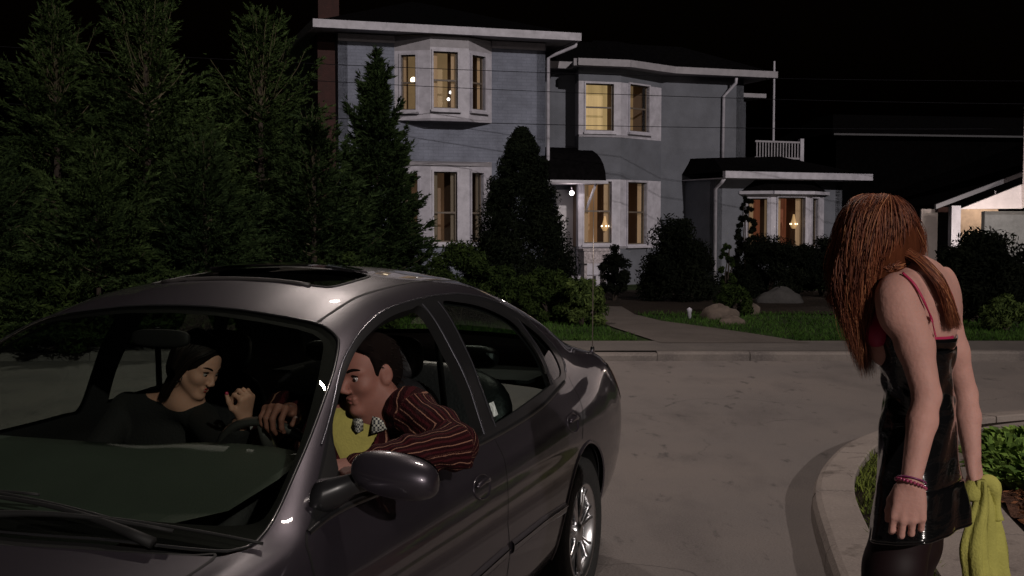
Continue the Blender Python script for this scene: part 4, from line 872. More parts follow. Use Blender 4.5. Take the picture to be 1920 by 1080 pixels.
def smoothp(pts, n=6, closed=True):
    P = [np.array(p, float) for p in pts]; out = []; N = len(P)
    for i in range(N if closed else N-1):
        p0, p1, p2, p3 = (P[(i-1) % N], P[i], P[(i+1) % N], P[(i+2) % N]) if closed else (P[max(i-1, 0)], P[i], P[i+1], P[min(i+2, N-1)])
        for k in range(n):
            f = k/n; out.append(.5*((2*p1)+(-p0+p2)*f+(2*p0-5*p1+4*p2-p3)*f*f+(-p0+3*p1-3*p2+p3)*f**3))
    if not closed: out.append(P[-1])
    return out
def lin(pts, n=6, closed=True):
    P = [np.array(p, float) for p in pts]; out = []
    for i in range(len(P) if closed else len(P)-1):
        for k in range(n): out.append(P[i]+(P[(i+1) % len(P)]-P[i])*k/n)
    if not closed: out.append(P[-1])
    return out
FOPEN = smoothp([(.70,4.62),(.722,4.72),(.636,5.50),(.54,5.70),(.437,5.80),(.311,5.84),(.144,5.85),(-.062,5.84),(-.20,5.835),(-.292,5.80),(-.288,5.12),(-.293,4.60),(-.276,4.10),(-.2,4.07),(0,4.07),(.3,4.12),(.56,4.22)], 4)
SAIL = lin([(.93,4.50),(.80,5.14),(.645,5.55),(.722,4.74),(.70,4.60)], 4)
DLO = smoothp([(.96,4.42),(.92,4.66),(.798,5.22),(.629,5.66),(.437,5.90),(.296,5.93),(.129,5.95),(-.096,5.955),(-.353,5.955),(-.52,5.95),(-.732,5.93),(-.993,5.80),(-1.208,5.62),(-1.33,5.33),(-1.42,4.95),(-1.45,4.60),(-1.42,4.32),(-1.34,4.15),(-.95,3.98),(-.6,3.95),(-.3,3.97),(-.087,4.0),(.3,4.07),(.589,4.16),(.85,4.36)], 4)
RWIN = smoothp([(-.47,5.80),(-.614,5.78),(-.779,5.68),(-.938,5.50),(-1.035,5.33),(-1.10,4.98),(-1.13,4.62),(-1.14,4.28),(-1.10,4.20),(-.742,4.14),(-.45,4.12),(-.428,4.2),(-.42,4.6),(-.44,5.2)], 4)
QWIN = smoothp([(-1.13,5.42),(-1.20,5.34),(-1.28,5.15),(-1.345,4.80),(-1.36,4.45),(-1.32,4.30),(-1.22,4.26),(-1.19,4.30),(-1.185,4.7),(-1.165,5.05)], 4)
WSO = smoothp([(.268,6.36),(.30,6.16),(.342,6.08),(.45,6.0),(.553,5.95),(.80,5.86),(.96,5.78),(1.06,5.66),(1.10,5.62),(1.135,5.75),(1.19,6.2),(1.25,6.8),(1.30,7.4),(1.32,8.0)], 5, False)
WSO = [V(.262, 8.), V(.262, 7.66), V(.262, 7.33), V(.262, 7.), V(.262, 6.7), V(.263, 6.5)]+WSO
WSI = smoothp([(.325,6.42),(.355,6.26),(.44,6.18),(.55,6.10),(.72,6.02),(.88,5.98),(1.0,6.0),(1.06,6.2),(1.12,6.6),(1.18,7.2),(1.21,8.0)], 5, False)
WSI = [V(.315, 8.), V(.315, 7.5), V(.315, 7.), V(.318, 6.6)]+WSI
COWL = [V(1.32, 8.)]+[q for q in WSO[::-1] if q[0] > 1.105][1:]+smoothp([(1.10,5.60),(1.13,5.58),(1.175,5.85),(1.215,6.15),(1.30,6.8),(1.36,7.4),(1.385,8.0)], 5, False)
HOOD = [V(1.385, 8.)]+smoothp([(1.36,7.4),(1.30,6.8),(1.225,6.25),(1.195,6.06),(1.3,6.03),(1.6,6.03),(2.0,6.05),(2.2,6.1),(2.30,6.4),(2.34,7.2)], 6, False)+[V(2.35, 8.)]
BKL = [V(-1.16, 8.)]+smoothp([(-1.15,7.3),(-1.14,6.7),(-1.17,6.4),(-1.30,6.3),(-1.5,6.22),(-1.7,6.2),(-1.86,6.22),(-1.92,6.5),(-1.95,7.2)], 6, False)+[V(-1.96, 8.)]
SUNR = [V(-.06, 8.)]+smoothp([(-.06,7.4),(-.075,6.95),(-.11,6.82),(-.25,6.80),(-.38,6.83),(-.43,6.95),(-.44,7.4)], 5, False)+[V(-.445, 8.)]
def arch(xc, r=.375, n=44):
    out = []
    for k in range(n+1):
        a = math.pi*1.10*k/n-math.pi*.05; x = xc+r*math.cos(a); z = .335+r*math.sin(a); z = max(z, .21)
        out.append(V(x, t_of_z(x, z)))
    return [V(xc+r, -.2)]+out+[V(xc-r, -.2)]
AR, AF = arch(-1.38), arch(1.38)
def zc(x, z): return V(x, t_of_z(x, z))
FDOOR = lin([(.965,4.40),(1.00,4.0),(1.035,3.3),(1.04,2.6),(1.0,1.2),(.97,.62),(.3,.62),(-.33,.62),(-.335,1.7),(-.295,2.2),(-.315,2.66),(-.35,3.3),(-.36,3.96),(-.30,3.96),(-.087,3.99),(.3,4.06),(.589,4.15),(.85,4.35)], 3)
RDOOR = lin([(-.36,3.94),(-.35,3.3),(-.315,2.66),(-.295,2.2),(-.335,1.7),(-.33,.62),(-.75,.62),(-.93,.66),(-.985,1.2),(-1.03,1.75),(-1.15,2.25),(-1.30,2.6),(-1.40,3.1),(-1.44,3.6),(-1.45,4.2),(-1.42,4.30),(-1.34,4.14),(-.95,3.97),(-.6,3.94)], 3)
TRUNK = [V(-2.0, 8.)]+smoothp([(-1.99,7.3),(-1.97,6.5),(-1.98,6.3),(-2.1,6.15),(-2.3,6.1),(-2.42,6.0),(-2.47,6.3)], 5, False)+[V(-2.49, 8.)]
TAIL = smoothp([(-2.27,3.75),(-2.33,4.1),(-2.44,4.4),(-2.52,4.5),(-2.56,4.2),(-2.56,3.2),(-2.5,2.6),(-2.42,2.6),(-2.32,3.0)], 5)
HEADL = smoothp([(2.0,3.9),(2.15,4.6),(2.28,5.2),(2.36,5.0),(2.38,4.2),(2.36,3.2),(2.28,2.7),(2.12,2.9)], 5)
def inpoly(P, x, t):
    P = np.asarray(P); c = False; j = len(P)-1
    for i in range(len(P)):
        if (P[i][1] > t) != (P[j][1] > t) and x < (P[j][0]-P[i][0])*(t-P[i][1])/(P[j][1]-P[i][1])+P[i][0]: c = not c
        j = i
    return c
REG = [('hole', AR), ('hole', AF), ('front_open', FOPEN), ('rear_glass', RWIN), ('quarter_glass', QWIN), ('sail', SAIL), ('dlo', DLO), ('sun', SUNR),
       ('ws', WSI), ('frit', WSO), ('cowl', COWL), ('back', BKL), ('tail', TAIL), ('headlamp', HEADL), ('fdoor', FDOOR), ('rdoor', RDOOR), ('hood', HOOD), ('trunk', TRUNK)]
pts2, edges = [], []
for _, P in REG:
    n0 = len(pts2); pts2 += [Vector((float(p[0]), float(min(p[1], 8.))*TS)) for p in P]
    edges += [(n0+i, n0+(i+1) % len(P)) for i in range(len(P))]
n0 = len(pts2); dom = [(-2.6, 0), (2.44, 0), (2.44, 8), (-2.6, 8)]
pts2 += [Vector((a, b*TS)) for a, b in dom]; edges += [(n0+i, n0+(i+1) % 4) for i in range(4)]
xs = list(np.arange(-2.585, 2.43, .036)); ts = list(np.arange(.12, 8, .17))
for x in xs:
    for t in ts: pts2.append(Vector((x+R.uniform(-.002, .002), t*TS)))
for x in (-2.6, 2.44):
    for t in ts: pts2.append(Vector((x, t*TS)))
for x in xs: pts2 += [Vector((x, 0)), Vector((x, 8*TS))]
cv, ce, cf, *_ = delaunay_2d_cdt(pts2, edges, [], 1, 1e-5)
cv = [(v.x, min(max(v.y/TS, 0), 8.)) for v in cv]
P3 = np.array([S(x, t) for x, t in cv]); e_ = 2e-3
def nrm(x, t):
    xa, xb = max(x-e_, -2.6), min(x+e_, 2.44); ta, tb = max(t-.02, 0), min(t+.02, 8.)
    n = np.cross(S(xa, t)-S(xb, t), S(x, tb)-S(x, ta)); n = n/(np.linalg.norm(n)+1e-12)
    if t > 7.97: n = V(n[0], 0, n[2]); n /= np.linalg.norm(n)
    return n
N3 = np.array([nrm(x, t) for x, t in cv])
bypoly = {}
cen = [(sum(cv[i][0] for i in f)/3, sum(cv[i][1] for i in f)/3) for f in cf if True]
boxes = [(np.min(np.array(P), 0), np.max(np.array(P), 0)) for _, P in REG]
for f, (x, t) in zip(cf, cen):
    rg = 'body'
    for (nm, P), (lo_, hi_) in zip(REG, boxes):
        if lo_[0] <= x <= hi_[0] and lo_[1] <= t <= hi_[1] and inpoly(P, x, t): rg = nm; break
    bypoly.setdefault(rg, []).append(tuple(f))
def shell(name, regs, m, sides=(1, -1), off=0., flip=False, parent=CAR, smooth=True):
    vs, fs, ns = [], [], []
    for sd in sides:
        used = {}
        for rg in regs:
            for f in bypoly.get(rg, []):
                ff = []
                for i in f:
                    if i not in used:
                        used[i] = len(vs); n = N3[i]*V(1, sd, 1); vs.append(P3[i]*V(1, sd, 1)+n*off); ns.append(n*(-1 if flip else 1))
                    ff.append(used[i])
                a, b, c = [np.array(vs[k]) for k in ff]; g = np.cross(b-a, c-a)
                if np.dot(g, ns[ff[0]]) < 0: ff = ff[::-1]
                fs.append(ff)
    o = mesh(name, vs, fs, m, parent); o.data.normals_split_custom_set_from_vertices([tuple(map(float, n)) for n in ns]); return o
shell('body_shell', ['body'], M_PAINT)
shell('windshield', ['ws', 'frit'], M_GLASS)
shell('windshield_border', ['frit'], M_FRIT, off=-.004)
shell('cowl_panel', ['cowl'], M_RUB, off=-.012)
shell('hood', ['hood'], M_PAINT, off=.001)
shell('trunk_lid', ['trunk'], M_PAINT, off=.001)
shell('rear_window', ['back'], M_GLASS)
for sd in (1, -1):
    shell('tail_lamp', ['tail'], M_RED, (sd,), .003); shell('headlight', ['headlamp'], M_LENS, (sd,), .003)
    d1 = shell('front_door', ['fdoor'], M_PAINT, (sd,), .001); d2 = shell('rear_door', ['rdoor'], M_PAINT, (sd,), .001)
    if sd < 0: shell('window_glass', ['front_open'], M_GLASSD, (sd,), -.012, parent=d1)
    shell('window_glass', ['rear_glass'], M_GLASSD, (sd,), -.012, parent=d2)
    shell('window_frame', ['sail'], M_RUB, (sd,), .0, parent=d1)
    shell('quarter_window', ['quarter_glass'], M_GLASSD, (sd,), -.004)
    shell('window_surround', ['dlo'], M_TRIM, (sd,), .0)
shell('inner_lining', ['body', 'cowl', 'hood', 'trunk', 'dlo', 'fdoor', 'rdoor', 'sail', 'tail', 'headlamp'], M_DARK, off=-.022, flip=True)
# ribbons on the surface: panel gaps, trims
def ribbon(name, pl, w, m, lift=.0012, sides=(1, -1), parent=CAR, ridge=0., n=5):
    o = None
    for sd in sides:
        mb = MB(); pts = [S(*p) for p in pl]; nn = [nrm(*p) for p in pl]; rings = []
        for i, p in enumerate(pts):
            t = pts[min(i+1, len(pts)-1)]-pts[max(i-1, 0)]; t /= np.linalg.norm(t)+1e-9; b = np.cross(nn[i], t); b /= np.linalg.norm(b)+1e-9
            ring = []
            for k in range(n):
                s_ = -1+2*k/(n-1); ring.append((p+b*w*.5*s_+nn[i]*(lift+ridge*math.sqrt(max(0, 1-s_*s_))))*V(1, sd, 1))
            rings.append(ring)
        mb.loft(rings, False, False); o = mb.build(name, m, parent, True)
    return o
gapf = lin([(.965,4.42),(1.00,4.0),(1.035,3.3),(1.04,2.6),(1.0,1.2),(.97,.62)], 6, False)
gapb = lin([(-.36,3.94),(-.35,3.3),(-.315,2.66),(-.295,2.2),(-.335,1.7),(-.33,.62)], 6, False)
gapr = lin([(-1.44,4.2),(-1.44,3.6),(-1.40,3.1),(-1.30,2.6)], 6, False)
gapbot = lin([(.97,.62),(.3,.62),(-.33,.62),(-.93,.66)], 10, False)
for nm, g in (('door_gap', gapf), ('door_gap', gapb), ('door_gap', gapr), ('sill_gap', gapbot)): ribbon(nm, g, .007, M_RUB)
ribbon('hood_gap', smoothp([(1.36,7.4),(1.30,6.8),(1.225,6.25),(1.195,6.06),(1.3,6.03),(1.6,6.03),(2.0,6.05),(2.2,6.1)], 6, False), .007, M_RUB)
ribbon('trunk_gap', smoothp([(-1.99,7.9),(-1.99,7.3),(-1.97,6.5),(-1.98,6.3),(-2.1,6.15),(-2.3,6.1),(-2.42,6.0)], 5, False), .007, M_RUB)
ribbon('roof_ditch', smoothp([(.262,6.45),(.1,6.40),(-.1,6.38),(-.4,6.38),(-.8,6.40),(-1.1,6.42)], 6, False), .008, M_RUB)
ribbon('windshield_trim', [q for q in WSO], .010, M_TRIM, ridge=.003)
ribbon('belt_moulding', smoothp([(.96,4.38),(.85,4.34),(.589,4.14),(.3,4.05),(-.087,3.99),(-.3,3.95),(-.6,3.93),(-.95,3.96),(-1.34,4.13)], 5, False), .018, M_TRIM, ridge=.006)
CH2 = mat('dull_bright_trim', (.20, .20, .23), .25, .9)
ribbon('window_trim', smoothp([(.70,5.60),(.629,5.68),(.437,5.91),(.296,5.94),(.129,5.96),(-.096,5.965),(-.353,5.965),(-.52,5.96),(-.732,5.94),(-.993,5.81),(-1.208,5.63),(-1.33,5.34),(-1.42,4.95),(-1.455,4.6),(-1.42,4.32)], 5, False), .007, CH2, ridge=.003)
ribbon('pillar_trim', lin([(-.305,5.86),(-.300,5.12),(-.305,4.6),(-.292,4.06)], 6, False), .009, CH2, ridge=.003)
ribbon('pillar_trim', lin([(-.44,5.84),(-.425,5.2),(-.408,4.6),(-.412,4.08)], 6, False), .007, CH2, ridge=.002)
ribbon('pillar_trim', lin([(-1.12,5.45),(-1.145,5.05),(-1.165,4.6),(-1.165,4.2)], 6, False), .007, CH2, ridge=.002)
M_MOLD = mat('door_moulding', (.10, .09, .10), .3, .6, coat=.6)
ribbon('side_moulding', lin([(.95,1.72),(.3,1.74),(-.29,1.80)], 8, False), .05, M_MOLD, ridge=.012, n=7)
ribbon('side_moulding', lin([(-.345,1.80),(-.7,1.78),(-1.02,1.70)], 8, False), .05, M_MOLD, ridge=.012, n=7)
ribbon('moulding_strip', lin([(.95,1.76),(.3,1.78),(-.29,1.84)], 8, False), .006, M_CHROME, lift=.0145, ridge=.003)
ribbon('moulding_strip', lin([(-.345,1.84),(-.7,1.82),(-1.02,1.74)], 8, False), .006, M_CHROME, lift=.0145, ridge=.003)
# arch lips
for xc in (-1.38, 1.38):
    ribbon('arch_lip', arch(xc, .382)[2:-2], .016, M_PAINT, ridge=.006)
# door opening reveal (thickness of the frame at the open window)
def reveal(P, sd, m, parent, d=-.035):
    rings = [[(S(*p)+nrm(*p)*o_)*V(1, sd, 1) for p in P] for o_ in (0, d*.5, d)]
    return MB().loft(rings, True, False).build('frame_edge', m, parent, True)
reveal(FOPEN, 1, M_RUB, CAR)
# door handles (recessed cup + pull)
for sd in (1, -1):
    for (xh, th) in ((-.09, 2.95), (-1.21, 3.0)):
        p = S(xh, th); n = nrm(xh, th); mb = MB()
        ring = []
        for r_, h in ((1.0, .0015), (.97, .005), (.90, .003), (.80, -.003)):
            ring.append([(p+V(1, 0, 0)*.078*r_*math.cos(a)*(1+.06*math.cos(a))+np.cross(n, V(1, 0, 0))*.042*r_*math.sin(a)+n*h)*V(1, sd, 1) for a in np.linspace(0, 2*math.pi, 28, endpoint=False)])
        o = mb.loft(ring, True, False).build('door_handle', M_PAINT, CAR, True)
        MB().loft([ring[-1], [np.array(q)*0+((p-n*.004)*V(1, sd, 1)) for q in ring[-1]]], True, False).build('handle_cup', M_TRIM, o, True)
        up = np.cross(n, V(1, 0, 0)); up *= 1 if up[2] > 0 else -1
        b = [(p+V(1, 0, 0)*x_+up*(.008+.008*math.cos(x_*22))+n*(.012-.9*x_*x_))*V(1, sd, 1) for x_ in np.linspace(-.062, .062, 9)]
        MB().tube(b, [.005, .009, .010, .010, .010, .010, .010, .009, .005], 8).build('pull', M_PAINT, o, True)
# mirror: shell, foot, glass on both sides
for sd in (1, -1):
    c = V(.795, 1.003, 1.020); bm_ = []
    for i, a in enumerate(np.linspace(-math.pi/2, math.pi/2, 17)):
        yy = math.sin(a); rr = math.cos(a)**.62
        bm_.append([(c+V(.01+.068*rr*(math.cos(b)*(1.0 if math.cos(b) > 0 else .45)), yy*.118, -.012*yy+.060*rr*math.sin(b)))*V(1, sd, 1) for b in np.linspace(0, 2*math.pi, 28, endpoint=False)])
    mo = MB().loft(bm_, True, True).build('side_mirror', M_PAINT, CAR, True)
    MB().loft([[(c+V(-.024-.006*(1-rr_), .105*rr_*math.cos(b), .052*rr_*math.sin(b)))*V(1, sd, 1) for b in np.linspace(0, 2*math.pi, 24, endpoint=False)] for rr_ in (1, .5, .02)], True, True).build('mirror_glass', M_CHROME, mo, True)
    foot = [[(q_+V(a_*math.cos(b), 0, b_*math.sin(b)))*V(1, sd, 1) for b in np.linspace(0, 2*math.pi, 18, endpoint=False)] for q_, a_, b_ in ((V(.83,.80,.955),.062,.048),(V(.825,.83,.962),.052,.045),(V(.815,.86,.975),.038,.038),(V(.805,.89,.992),.027,.030),(V(.80,.92,1.0),.024,.027))]
    MB().loft(foot, True, True).build('mirror_foot', M_TRIM, mo, True)
# wheels
M_TYRE = mat('tyre_rubber', (.014, .014, .014), .8, bump=.4, bscale=60); M_ALLOY = mat('alloy', (.80, .80, .82), .28, 1.)
M_DISC = mat('brake_disc', (.12, .12, .12), .4, .9)
for xc in (-1.38, 1.38):
    for sd in (1, -1):
        O = V(xc, .80*sd, .325); axv = V(0, sd, 0); w = MB()
        w.lathe([(.205,-.10),(.25,-.11),(.30,-.112),(.318,-.10),(.326,-.07),(.327,0),(.326,.07),(.318,.098),(.30,.108),(.25,.11),(.215,.103),(.207,.098)], O, axv, 56)
        wo = w.build('wheel', M_TYRE, CAR, True)
        for q in (-.045, -.015, .015, .045):
            MB().lathe([(.3285, q-.004), (.320, q-.003), (.320, q+.003), (.3285, q+.004)], O, axv, 48).build('tread_groove', M_RUB, wo, True) if False else None
        r_ = MB(); r_.lathe([(.20,-.10),(.19,-.09),(.185,-.02),(.178,.05),(.187,.082),(.196,.098),(.207,.106),(.211,.103),(.211,.095)], O, axv, 48)
        r_.build('rim', M_ALLOY, wo, True)
        MB().lathe([(.0,-.01),(.13,-.01),(.132,-.03),(.13,-.04)], O, axv, 32).build('brake_disc', M_DISC, wo, True)
        sp = MB(); e1, e2 = V(1, 0, 0), V(0, 0, 1)
        for k in range(7):
            a = k*2*math.pi/7+.2
            for da in (-.115, .115):
                d = e1*math.cos(a)+e2*math.sin(a); tn = -e1*math.sin(a)+e2*math.cos(a); rg = []
                for rad, off_, wd, dp in ((.035,.2,.012,.075),(.07,.5,.0125,.078),(.12,.9,.013,.080),(.165,1.1,.014,.080),(.194,1.25,.018,.086)):
                    c0 = O+d*rad+tn*(da*rad*off_*1.05)
                    rg.append([c0+tn*wd*.62*math.cos(b)+axv*(dp+.010*math.sin(b)) for b in np.linspace(0, 2*math.pi, 10, endpoint=False)])
                sp.loft(rg, True, True)
        sp.build('spokes', M_ALLOY, wo, True)
        MB().lathe([(.0,.098),(.025,.097),(.036,.092),(.046,.082),(.052,.06),(.05,.03)], O, axv, 28).build('hub_cap', M_ALLOY, wo, True)
        ww = MB(); ww.lathe([(.02,-.26),(.365,-.26),(.372,-.1),(.372,.085 if sd > 0 else .085)], V(xc, .80*sd, .335), axv, 44)
        ww.build('wheel_well', M_RUB, CAR, True)
# floor pan
MB().box((-2.35,-.72,.19),(2.2,.72,.215)).build('floor_pan', M_RUB, CAR)
# sunroof tray, sliding panel and wind deflector
MB().box((-.50,-.44,1.36),(.0,.44,1.372)).build('sunroof_tray', M_DARK, CAR)
pn = [[S(x, t)+V(0, 0, .004+(.018 if x > -.44 else 0)) for t in (6.92, 7.2, 7.5, 7.8, 8.)] for x in (-.30, -.36, -.42, -.445)]
rows = [r0+[q*V(1, -1, 1) for q in r0[-2::-1]] for r0 in pn]
M_SUNG = mat('sunroof_glass', (.006, .006, .008), .08, coat=1.)
MB().loft(rows, False, False).build('sunroof_panel', M_SUNG, CAR, True)
dfl = [S(-.062, t)+V(0, 0, .004) for t in (7.05, 7.2, 7.4, 7.7, 8.)]; dfl = dfl+[q*V(1, -1, 1) for q in dfl[-2::-1]]
MB().tube(dfl, .007, 8).build('wind_deflector', mat('deflector_grey', (.03, .027, .027), .5), CAR, True)
ribbon('sunroof_edge', SUNR[1:-1], .014, M_RUB, ridge=.003)
# wipers
for (xa, ya, xb, yb, ln) in ((1.235, .575, 1.20, .02, 1), (1.30, -.02, 1.19, -.60, 1)):
    def top(x, y):
        y = abs(y); a, b = 5.2, 8.
        for _ in range(24):
            m_ = (a+b)/2
            if S(x, m_)[1] > y: a = m_
            else: b = m_
        return S(x, a)
    wp = [top(xa+(xb-xa)*f, ya+(yb-ya)*f)+V(0, 0, .012+.030*math.sin(min(1, f*1.6)*math.pi/2)-.016*f) for f in np.linspace(0, 1, 9)]
    wo = MB().tube(wp, [.015, .013, .010, .008, .007, .006, .006, .005, .005], 8).build('wiper_arm', M_RUB, CAR, True)
    wb = [top(xa+(xb-xa)*f-.045, ya+(yb-ya)*f)+V(0, 0, .010) for f in np.linspace(.30, 1.35, 14)]
    MB().tube(wb, .004, 6).build('blade', M_RUB, wo, True)
# antenna on the rear quarter
ab = S(-2.14, 4.95)
ao = MB().tube([ab, ab+V(0, 0, .03)], [.013, .009], 12).build('antenna', M_CHROME, CAR, True)
MB().tube([ab+V(0, 0, .03), ab+V(-.01, .0, .40), ab+V(-.015, 0, .82)], [.0028, .0024, .0018], 6).build('mast', mat('mast_steel', (.35, .30, .27), .35, .8), ao, True)
# sticker on rear side window
q = [S(x, t)+nrm(x, t)*-.009 for x, t in ((-.452, 4.38), (-.50, 4.38), (-.50, 4.20), (-.452, 4.20))]
mesh('window_sticker', q, [(0, 1, 2, 3)], mat('sticker_white', (.45, .50, .48), .6, var=.5, vscale=60), CAR, False)
# interior -------------------------------------------------------
def pillow(name, c, r, M, m, parent, p=3.2, n=20):
    rg = []
    for a in np.linspace(-math.pi/2, math.pi/2, n):
        ca, sa = math.copysign(abs(math.cos(a))**(2/p), math.cos(a)), math.copysign(abs(math.sin(a))**(2/p), math.sin(a)); ring = []
        for b in np.linspace(0, 2*math.pi, 28, endpoint=False):
            cb, sb = math.copysign(abs(math.cos(b))**(2/p), math.cos(b)), math.copysign(abs(math.sin(b))**(2/p), math.sin(b))
            ring.append(np.array(c)+M@V(r[0]*ca*cb, r[1]*ca*sb, r[2]*sa))
        rg.append(ring)
    return MB().loft(rg, True, True).build(name, m, parent, True)
def rotY(a): c_, s_ = math.cos(a), math.sin(a); return np.array([[c_, 0, s_], [0, 1, 0], [-s_, 0, c_]])
for sy in (.37, -.37):
    st = pillow('front_seat', (-.12, sy, .50), (.26, .25, .09), rotY(-.1), M_SEAT, CAR)
    pillow('backrest', (-.44, sy, .79), (.08, .245, .31), rotY(-.30), M_SEAT, st)
    pillow('headrest', (-.555, sy, 1.155), (.05, .13, .085), rotY(-.2), M_SEAT, st)
bs = pillow('rear_seat', (-1.0, 0, .50), (.26, .60, .10), rotY(-.1), M_SEAT, CAR)
pillow('backrest', (-1.30, 0, .76), (.09, .60, .30), rotY(-.4), M_SEAT, bs)
for sy in (.36, -.36): pillow('headrest', (-1.47, sy, 1.06), (.05, .12, .05), rotY(-.3), M_SEAT, bs)
MB().box((-1.95,-.64,.955),(-1.42,.64,.97)).build('parcel_shelf', M_DARK, CAR)
M_DASH = mat('dashboard_vinyl', (.042, .056, .044), .55, var=.12, vscale=3, bump=.1, bscale=200)
dr = []
for x, z in ((.50,.70),(.50,.90),(.51,.965),(.545,.995),(.62,.992),(.75,.970),(.95,.930),(1.10,.90),(1.15,.84)):
    dr.append([V(x-(.05*math.exp(-((y-.37)/.22)**2) if x < .7 else 0), min(y*(1 if x < .8 else 1-.2*(x-.8)), float(np.interp(x, [.5, .62, .8, .95, 1.05, 1.15], [.60, .62, .63, .60, .52, .35]))), z+(.014*math.exp(-((y-.36)/.24)**4) if .505 < x < .7 else 0)) for y in np.linspace(.70, -.70, 41)])
MB().loft(dr, False, False).build('dashboard', M_DASH, CAR, True)
# steering wheel
swc = V(.35, .39, .905); Ms = rotY(math.radians(-62)); rm = [swc+Ms@V(.185*math.cos(a), .185*math.sin(a), 0) for a in np.linspace(0, 2*math.pi, 49)]
M_SW = mat('steering_leather', (.05, .05, .048), .3, coat=.8)
sw = MB().tube(rm, .0145, 10, False).build('steering_wheel', M_SW, CAR, True)
for a in (0.25, math.pi-.25+1.57*0, -1.57):
    a_ = a+math.pi/2
    MB().tube([swc+Ms@V(.05*math.cos(a_), .05*math.sin(a_), .01), swc+Ms@V(.175*math.cos(a_), .175*math.sin(a_), 0)], [.028, .012], 8).build('spoke', M_SW, sw, True)
pillow('hub', swc+Ms@V(0, 0, .0), (.07, .07, .03), Ms, M_SW, sw)
MB().tube([swc, swc+V(.3, 0, -.14)], [.03, .05], 12).build('column', M_DARK, sw, True)
# inside mirror
im = pillow('inside_mirror', (.40, .02, 1.305), (.016, .105, .028), np.eye(3), M_RUB, CAR)
for sy in (1, -1):
    MB().box((.05,.775 if sy > 0 else -.83,.45),(.95,.83 if sy > 0 else -.775,.88)).build('door_panel', M_DARK, CAR)
# seat belt and pillar trims
for sy in (1, -1):
    MB().tube([V(-.46, .60*sy, 1.25), V(-.50, .62*sy, .9), V(-.50, .66*sy, .5)], .012, 6).build('seat_belt', M_RUB, CAR, True)
# ================================================================== PEOPLE
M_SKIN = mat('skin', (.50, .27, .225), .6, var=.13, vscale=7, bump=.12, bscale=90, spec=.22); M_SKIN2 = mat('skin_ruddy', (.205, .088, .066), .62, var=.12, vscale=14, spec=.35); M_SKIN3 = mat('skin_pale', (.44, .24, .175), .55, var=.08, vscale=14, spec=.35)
for m_ in (M_SKIN, M_SKIN2, M_SKIN3):
    b_ = m_.node_tree.nodes['Principled BSDF']; b_.inputs['Subsurface Weight'].default_value = .12; b_.inputs['Subsurface Radius'].default_value = (.02, .008, .004); b_.inputs['Subsurface Scale'].default_value = .3
def headops(B, c, fwd, up, s=1., fem=False):
    """adds a head to body B; returns the local frame M (columns fwd, left, up)"""
    M = rotm(fwd, up); c = np.array(c); L = lambda x, y, z: c+M@V(x, y, z)*s
    B.ell(L(-.012, 0, .032), V(.098, .076, .088)*s, M, .02)
    B.ell(L(.030, 0, -.020), V(.058, .060, .088)*s, M, .02)
    jw = .040 if fem else .048
    for q in (1, -1):
        B.cone(L(-.002, q*jw, -.052), L(.060, q*.012, -.098), .026*s, .020*s, .02)
        B.ell(L(.052, q*.038, -.026), V(.026, .024, .022)*s, M, .02)
        B.cone(L(.078, q*.012, .024), L(.064, q*.046, .020), .009*s, .008*s, .012)
        B.ell(L(.100, q*.031, .002), V(.022, .017, .012)*s, M, .010, True)
        B.ell(L(-.008, q*.079, -.004), V(.021, .009, .033)*s, rotm(M@V(1, q*-.35, .12), M@V(-.1, 0, 1)), .006)
        B.ell(L(-.002, q*.090, -.002), V(.012, .007, .021)*s, M, .005, True)
        B.ell(L(.097, q*.0115, -.036), V(.010, .008, .007)*s, M, .006)
    B.cone(L(.080, 0, .014), L(.104 if fem else .108, 0, -.026), .0070*s, (.0095 if fem else .0115)*s, .012)
    B.ell(L(.070, 0, -.100), V(.020, .020, .016)*s, M, .015)
    B.cone(L(.083, -.018, -.060), L(.083, .018, -.060), .0065*s, .0065*s, .006); B.cone(L(.081, -.015, -.072), L(.081, .015, -.072), .0075*s, .0075*s, .006)
    B.cone(L(.094, -.022, -.0665), L(.094, .022, -.0665), .0030*s, .0030*s, .003, True)
    return M, L
def eyes(L, M, s, parent, brow, look=(1, 0, 0), lipm=None, bt=.0042):
    for q in (1, -1):
        e = ball('eye', L(.0705, q*.031, .001), .0118*s, M_EYEW, parent, 12)
        pc = L(.0705, q*.031, .001)+(M@V(*look))/np.linalg.norm(look)*.0068*s; ball('iris', pc, .0070*s, M_IRIS, e, 8)
        MB().tube([L(.070+.013*math.cos(a*1.2), q*(.031+.019*math.sin(a)), .011+.003*math.cos(a*2)) for a in np.linspace(-1, 1, 7)], [.001, .0022, .0026, .0028, .0026, .0022, .001], 6).build('eyelid', brow, e, True)
        MB().tube([L(.088-.020*f*f, q*(.012+.042*f), .024+.008*math.sin(f*2.6)) for f in np.linspace(0, 1, 7)], [bt*.6, bt, bt, bt, bt*.9, bt*.7, bt*.3], 6).build('eyebrow', brow, parent, True)
    if lipm:
        MB().loft([[L(.0885-.010*abs(y/.022)**2+.0035*math.cos(a)*(1-abs(y/.0235)**2), y, -.0605+.0042*math.sin(a)*(1-abs(y/.0235)**2)) for a in np.linspace(0, 2*math.pi, 8, endpoint=False)] for y in np.linspace(-.0225, .0225, 9)], True, True).build('lips', lipm, parent, True)
        MB().loft([[L(.0865-.010*abs(y/.020)**2+.004*math.cos(a)*(1-abs(y/.0215)**2), y, -.0725+.005*math.sin(a)*(1-abs(y/.0215)**2)) for a in np.linspace(0, 2*math.pi, 8, endpoint=False)] for y in np.linspace(-.0205, .0205, 9)], True, True).build('lips', lipm, parent, True)
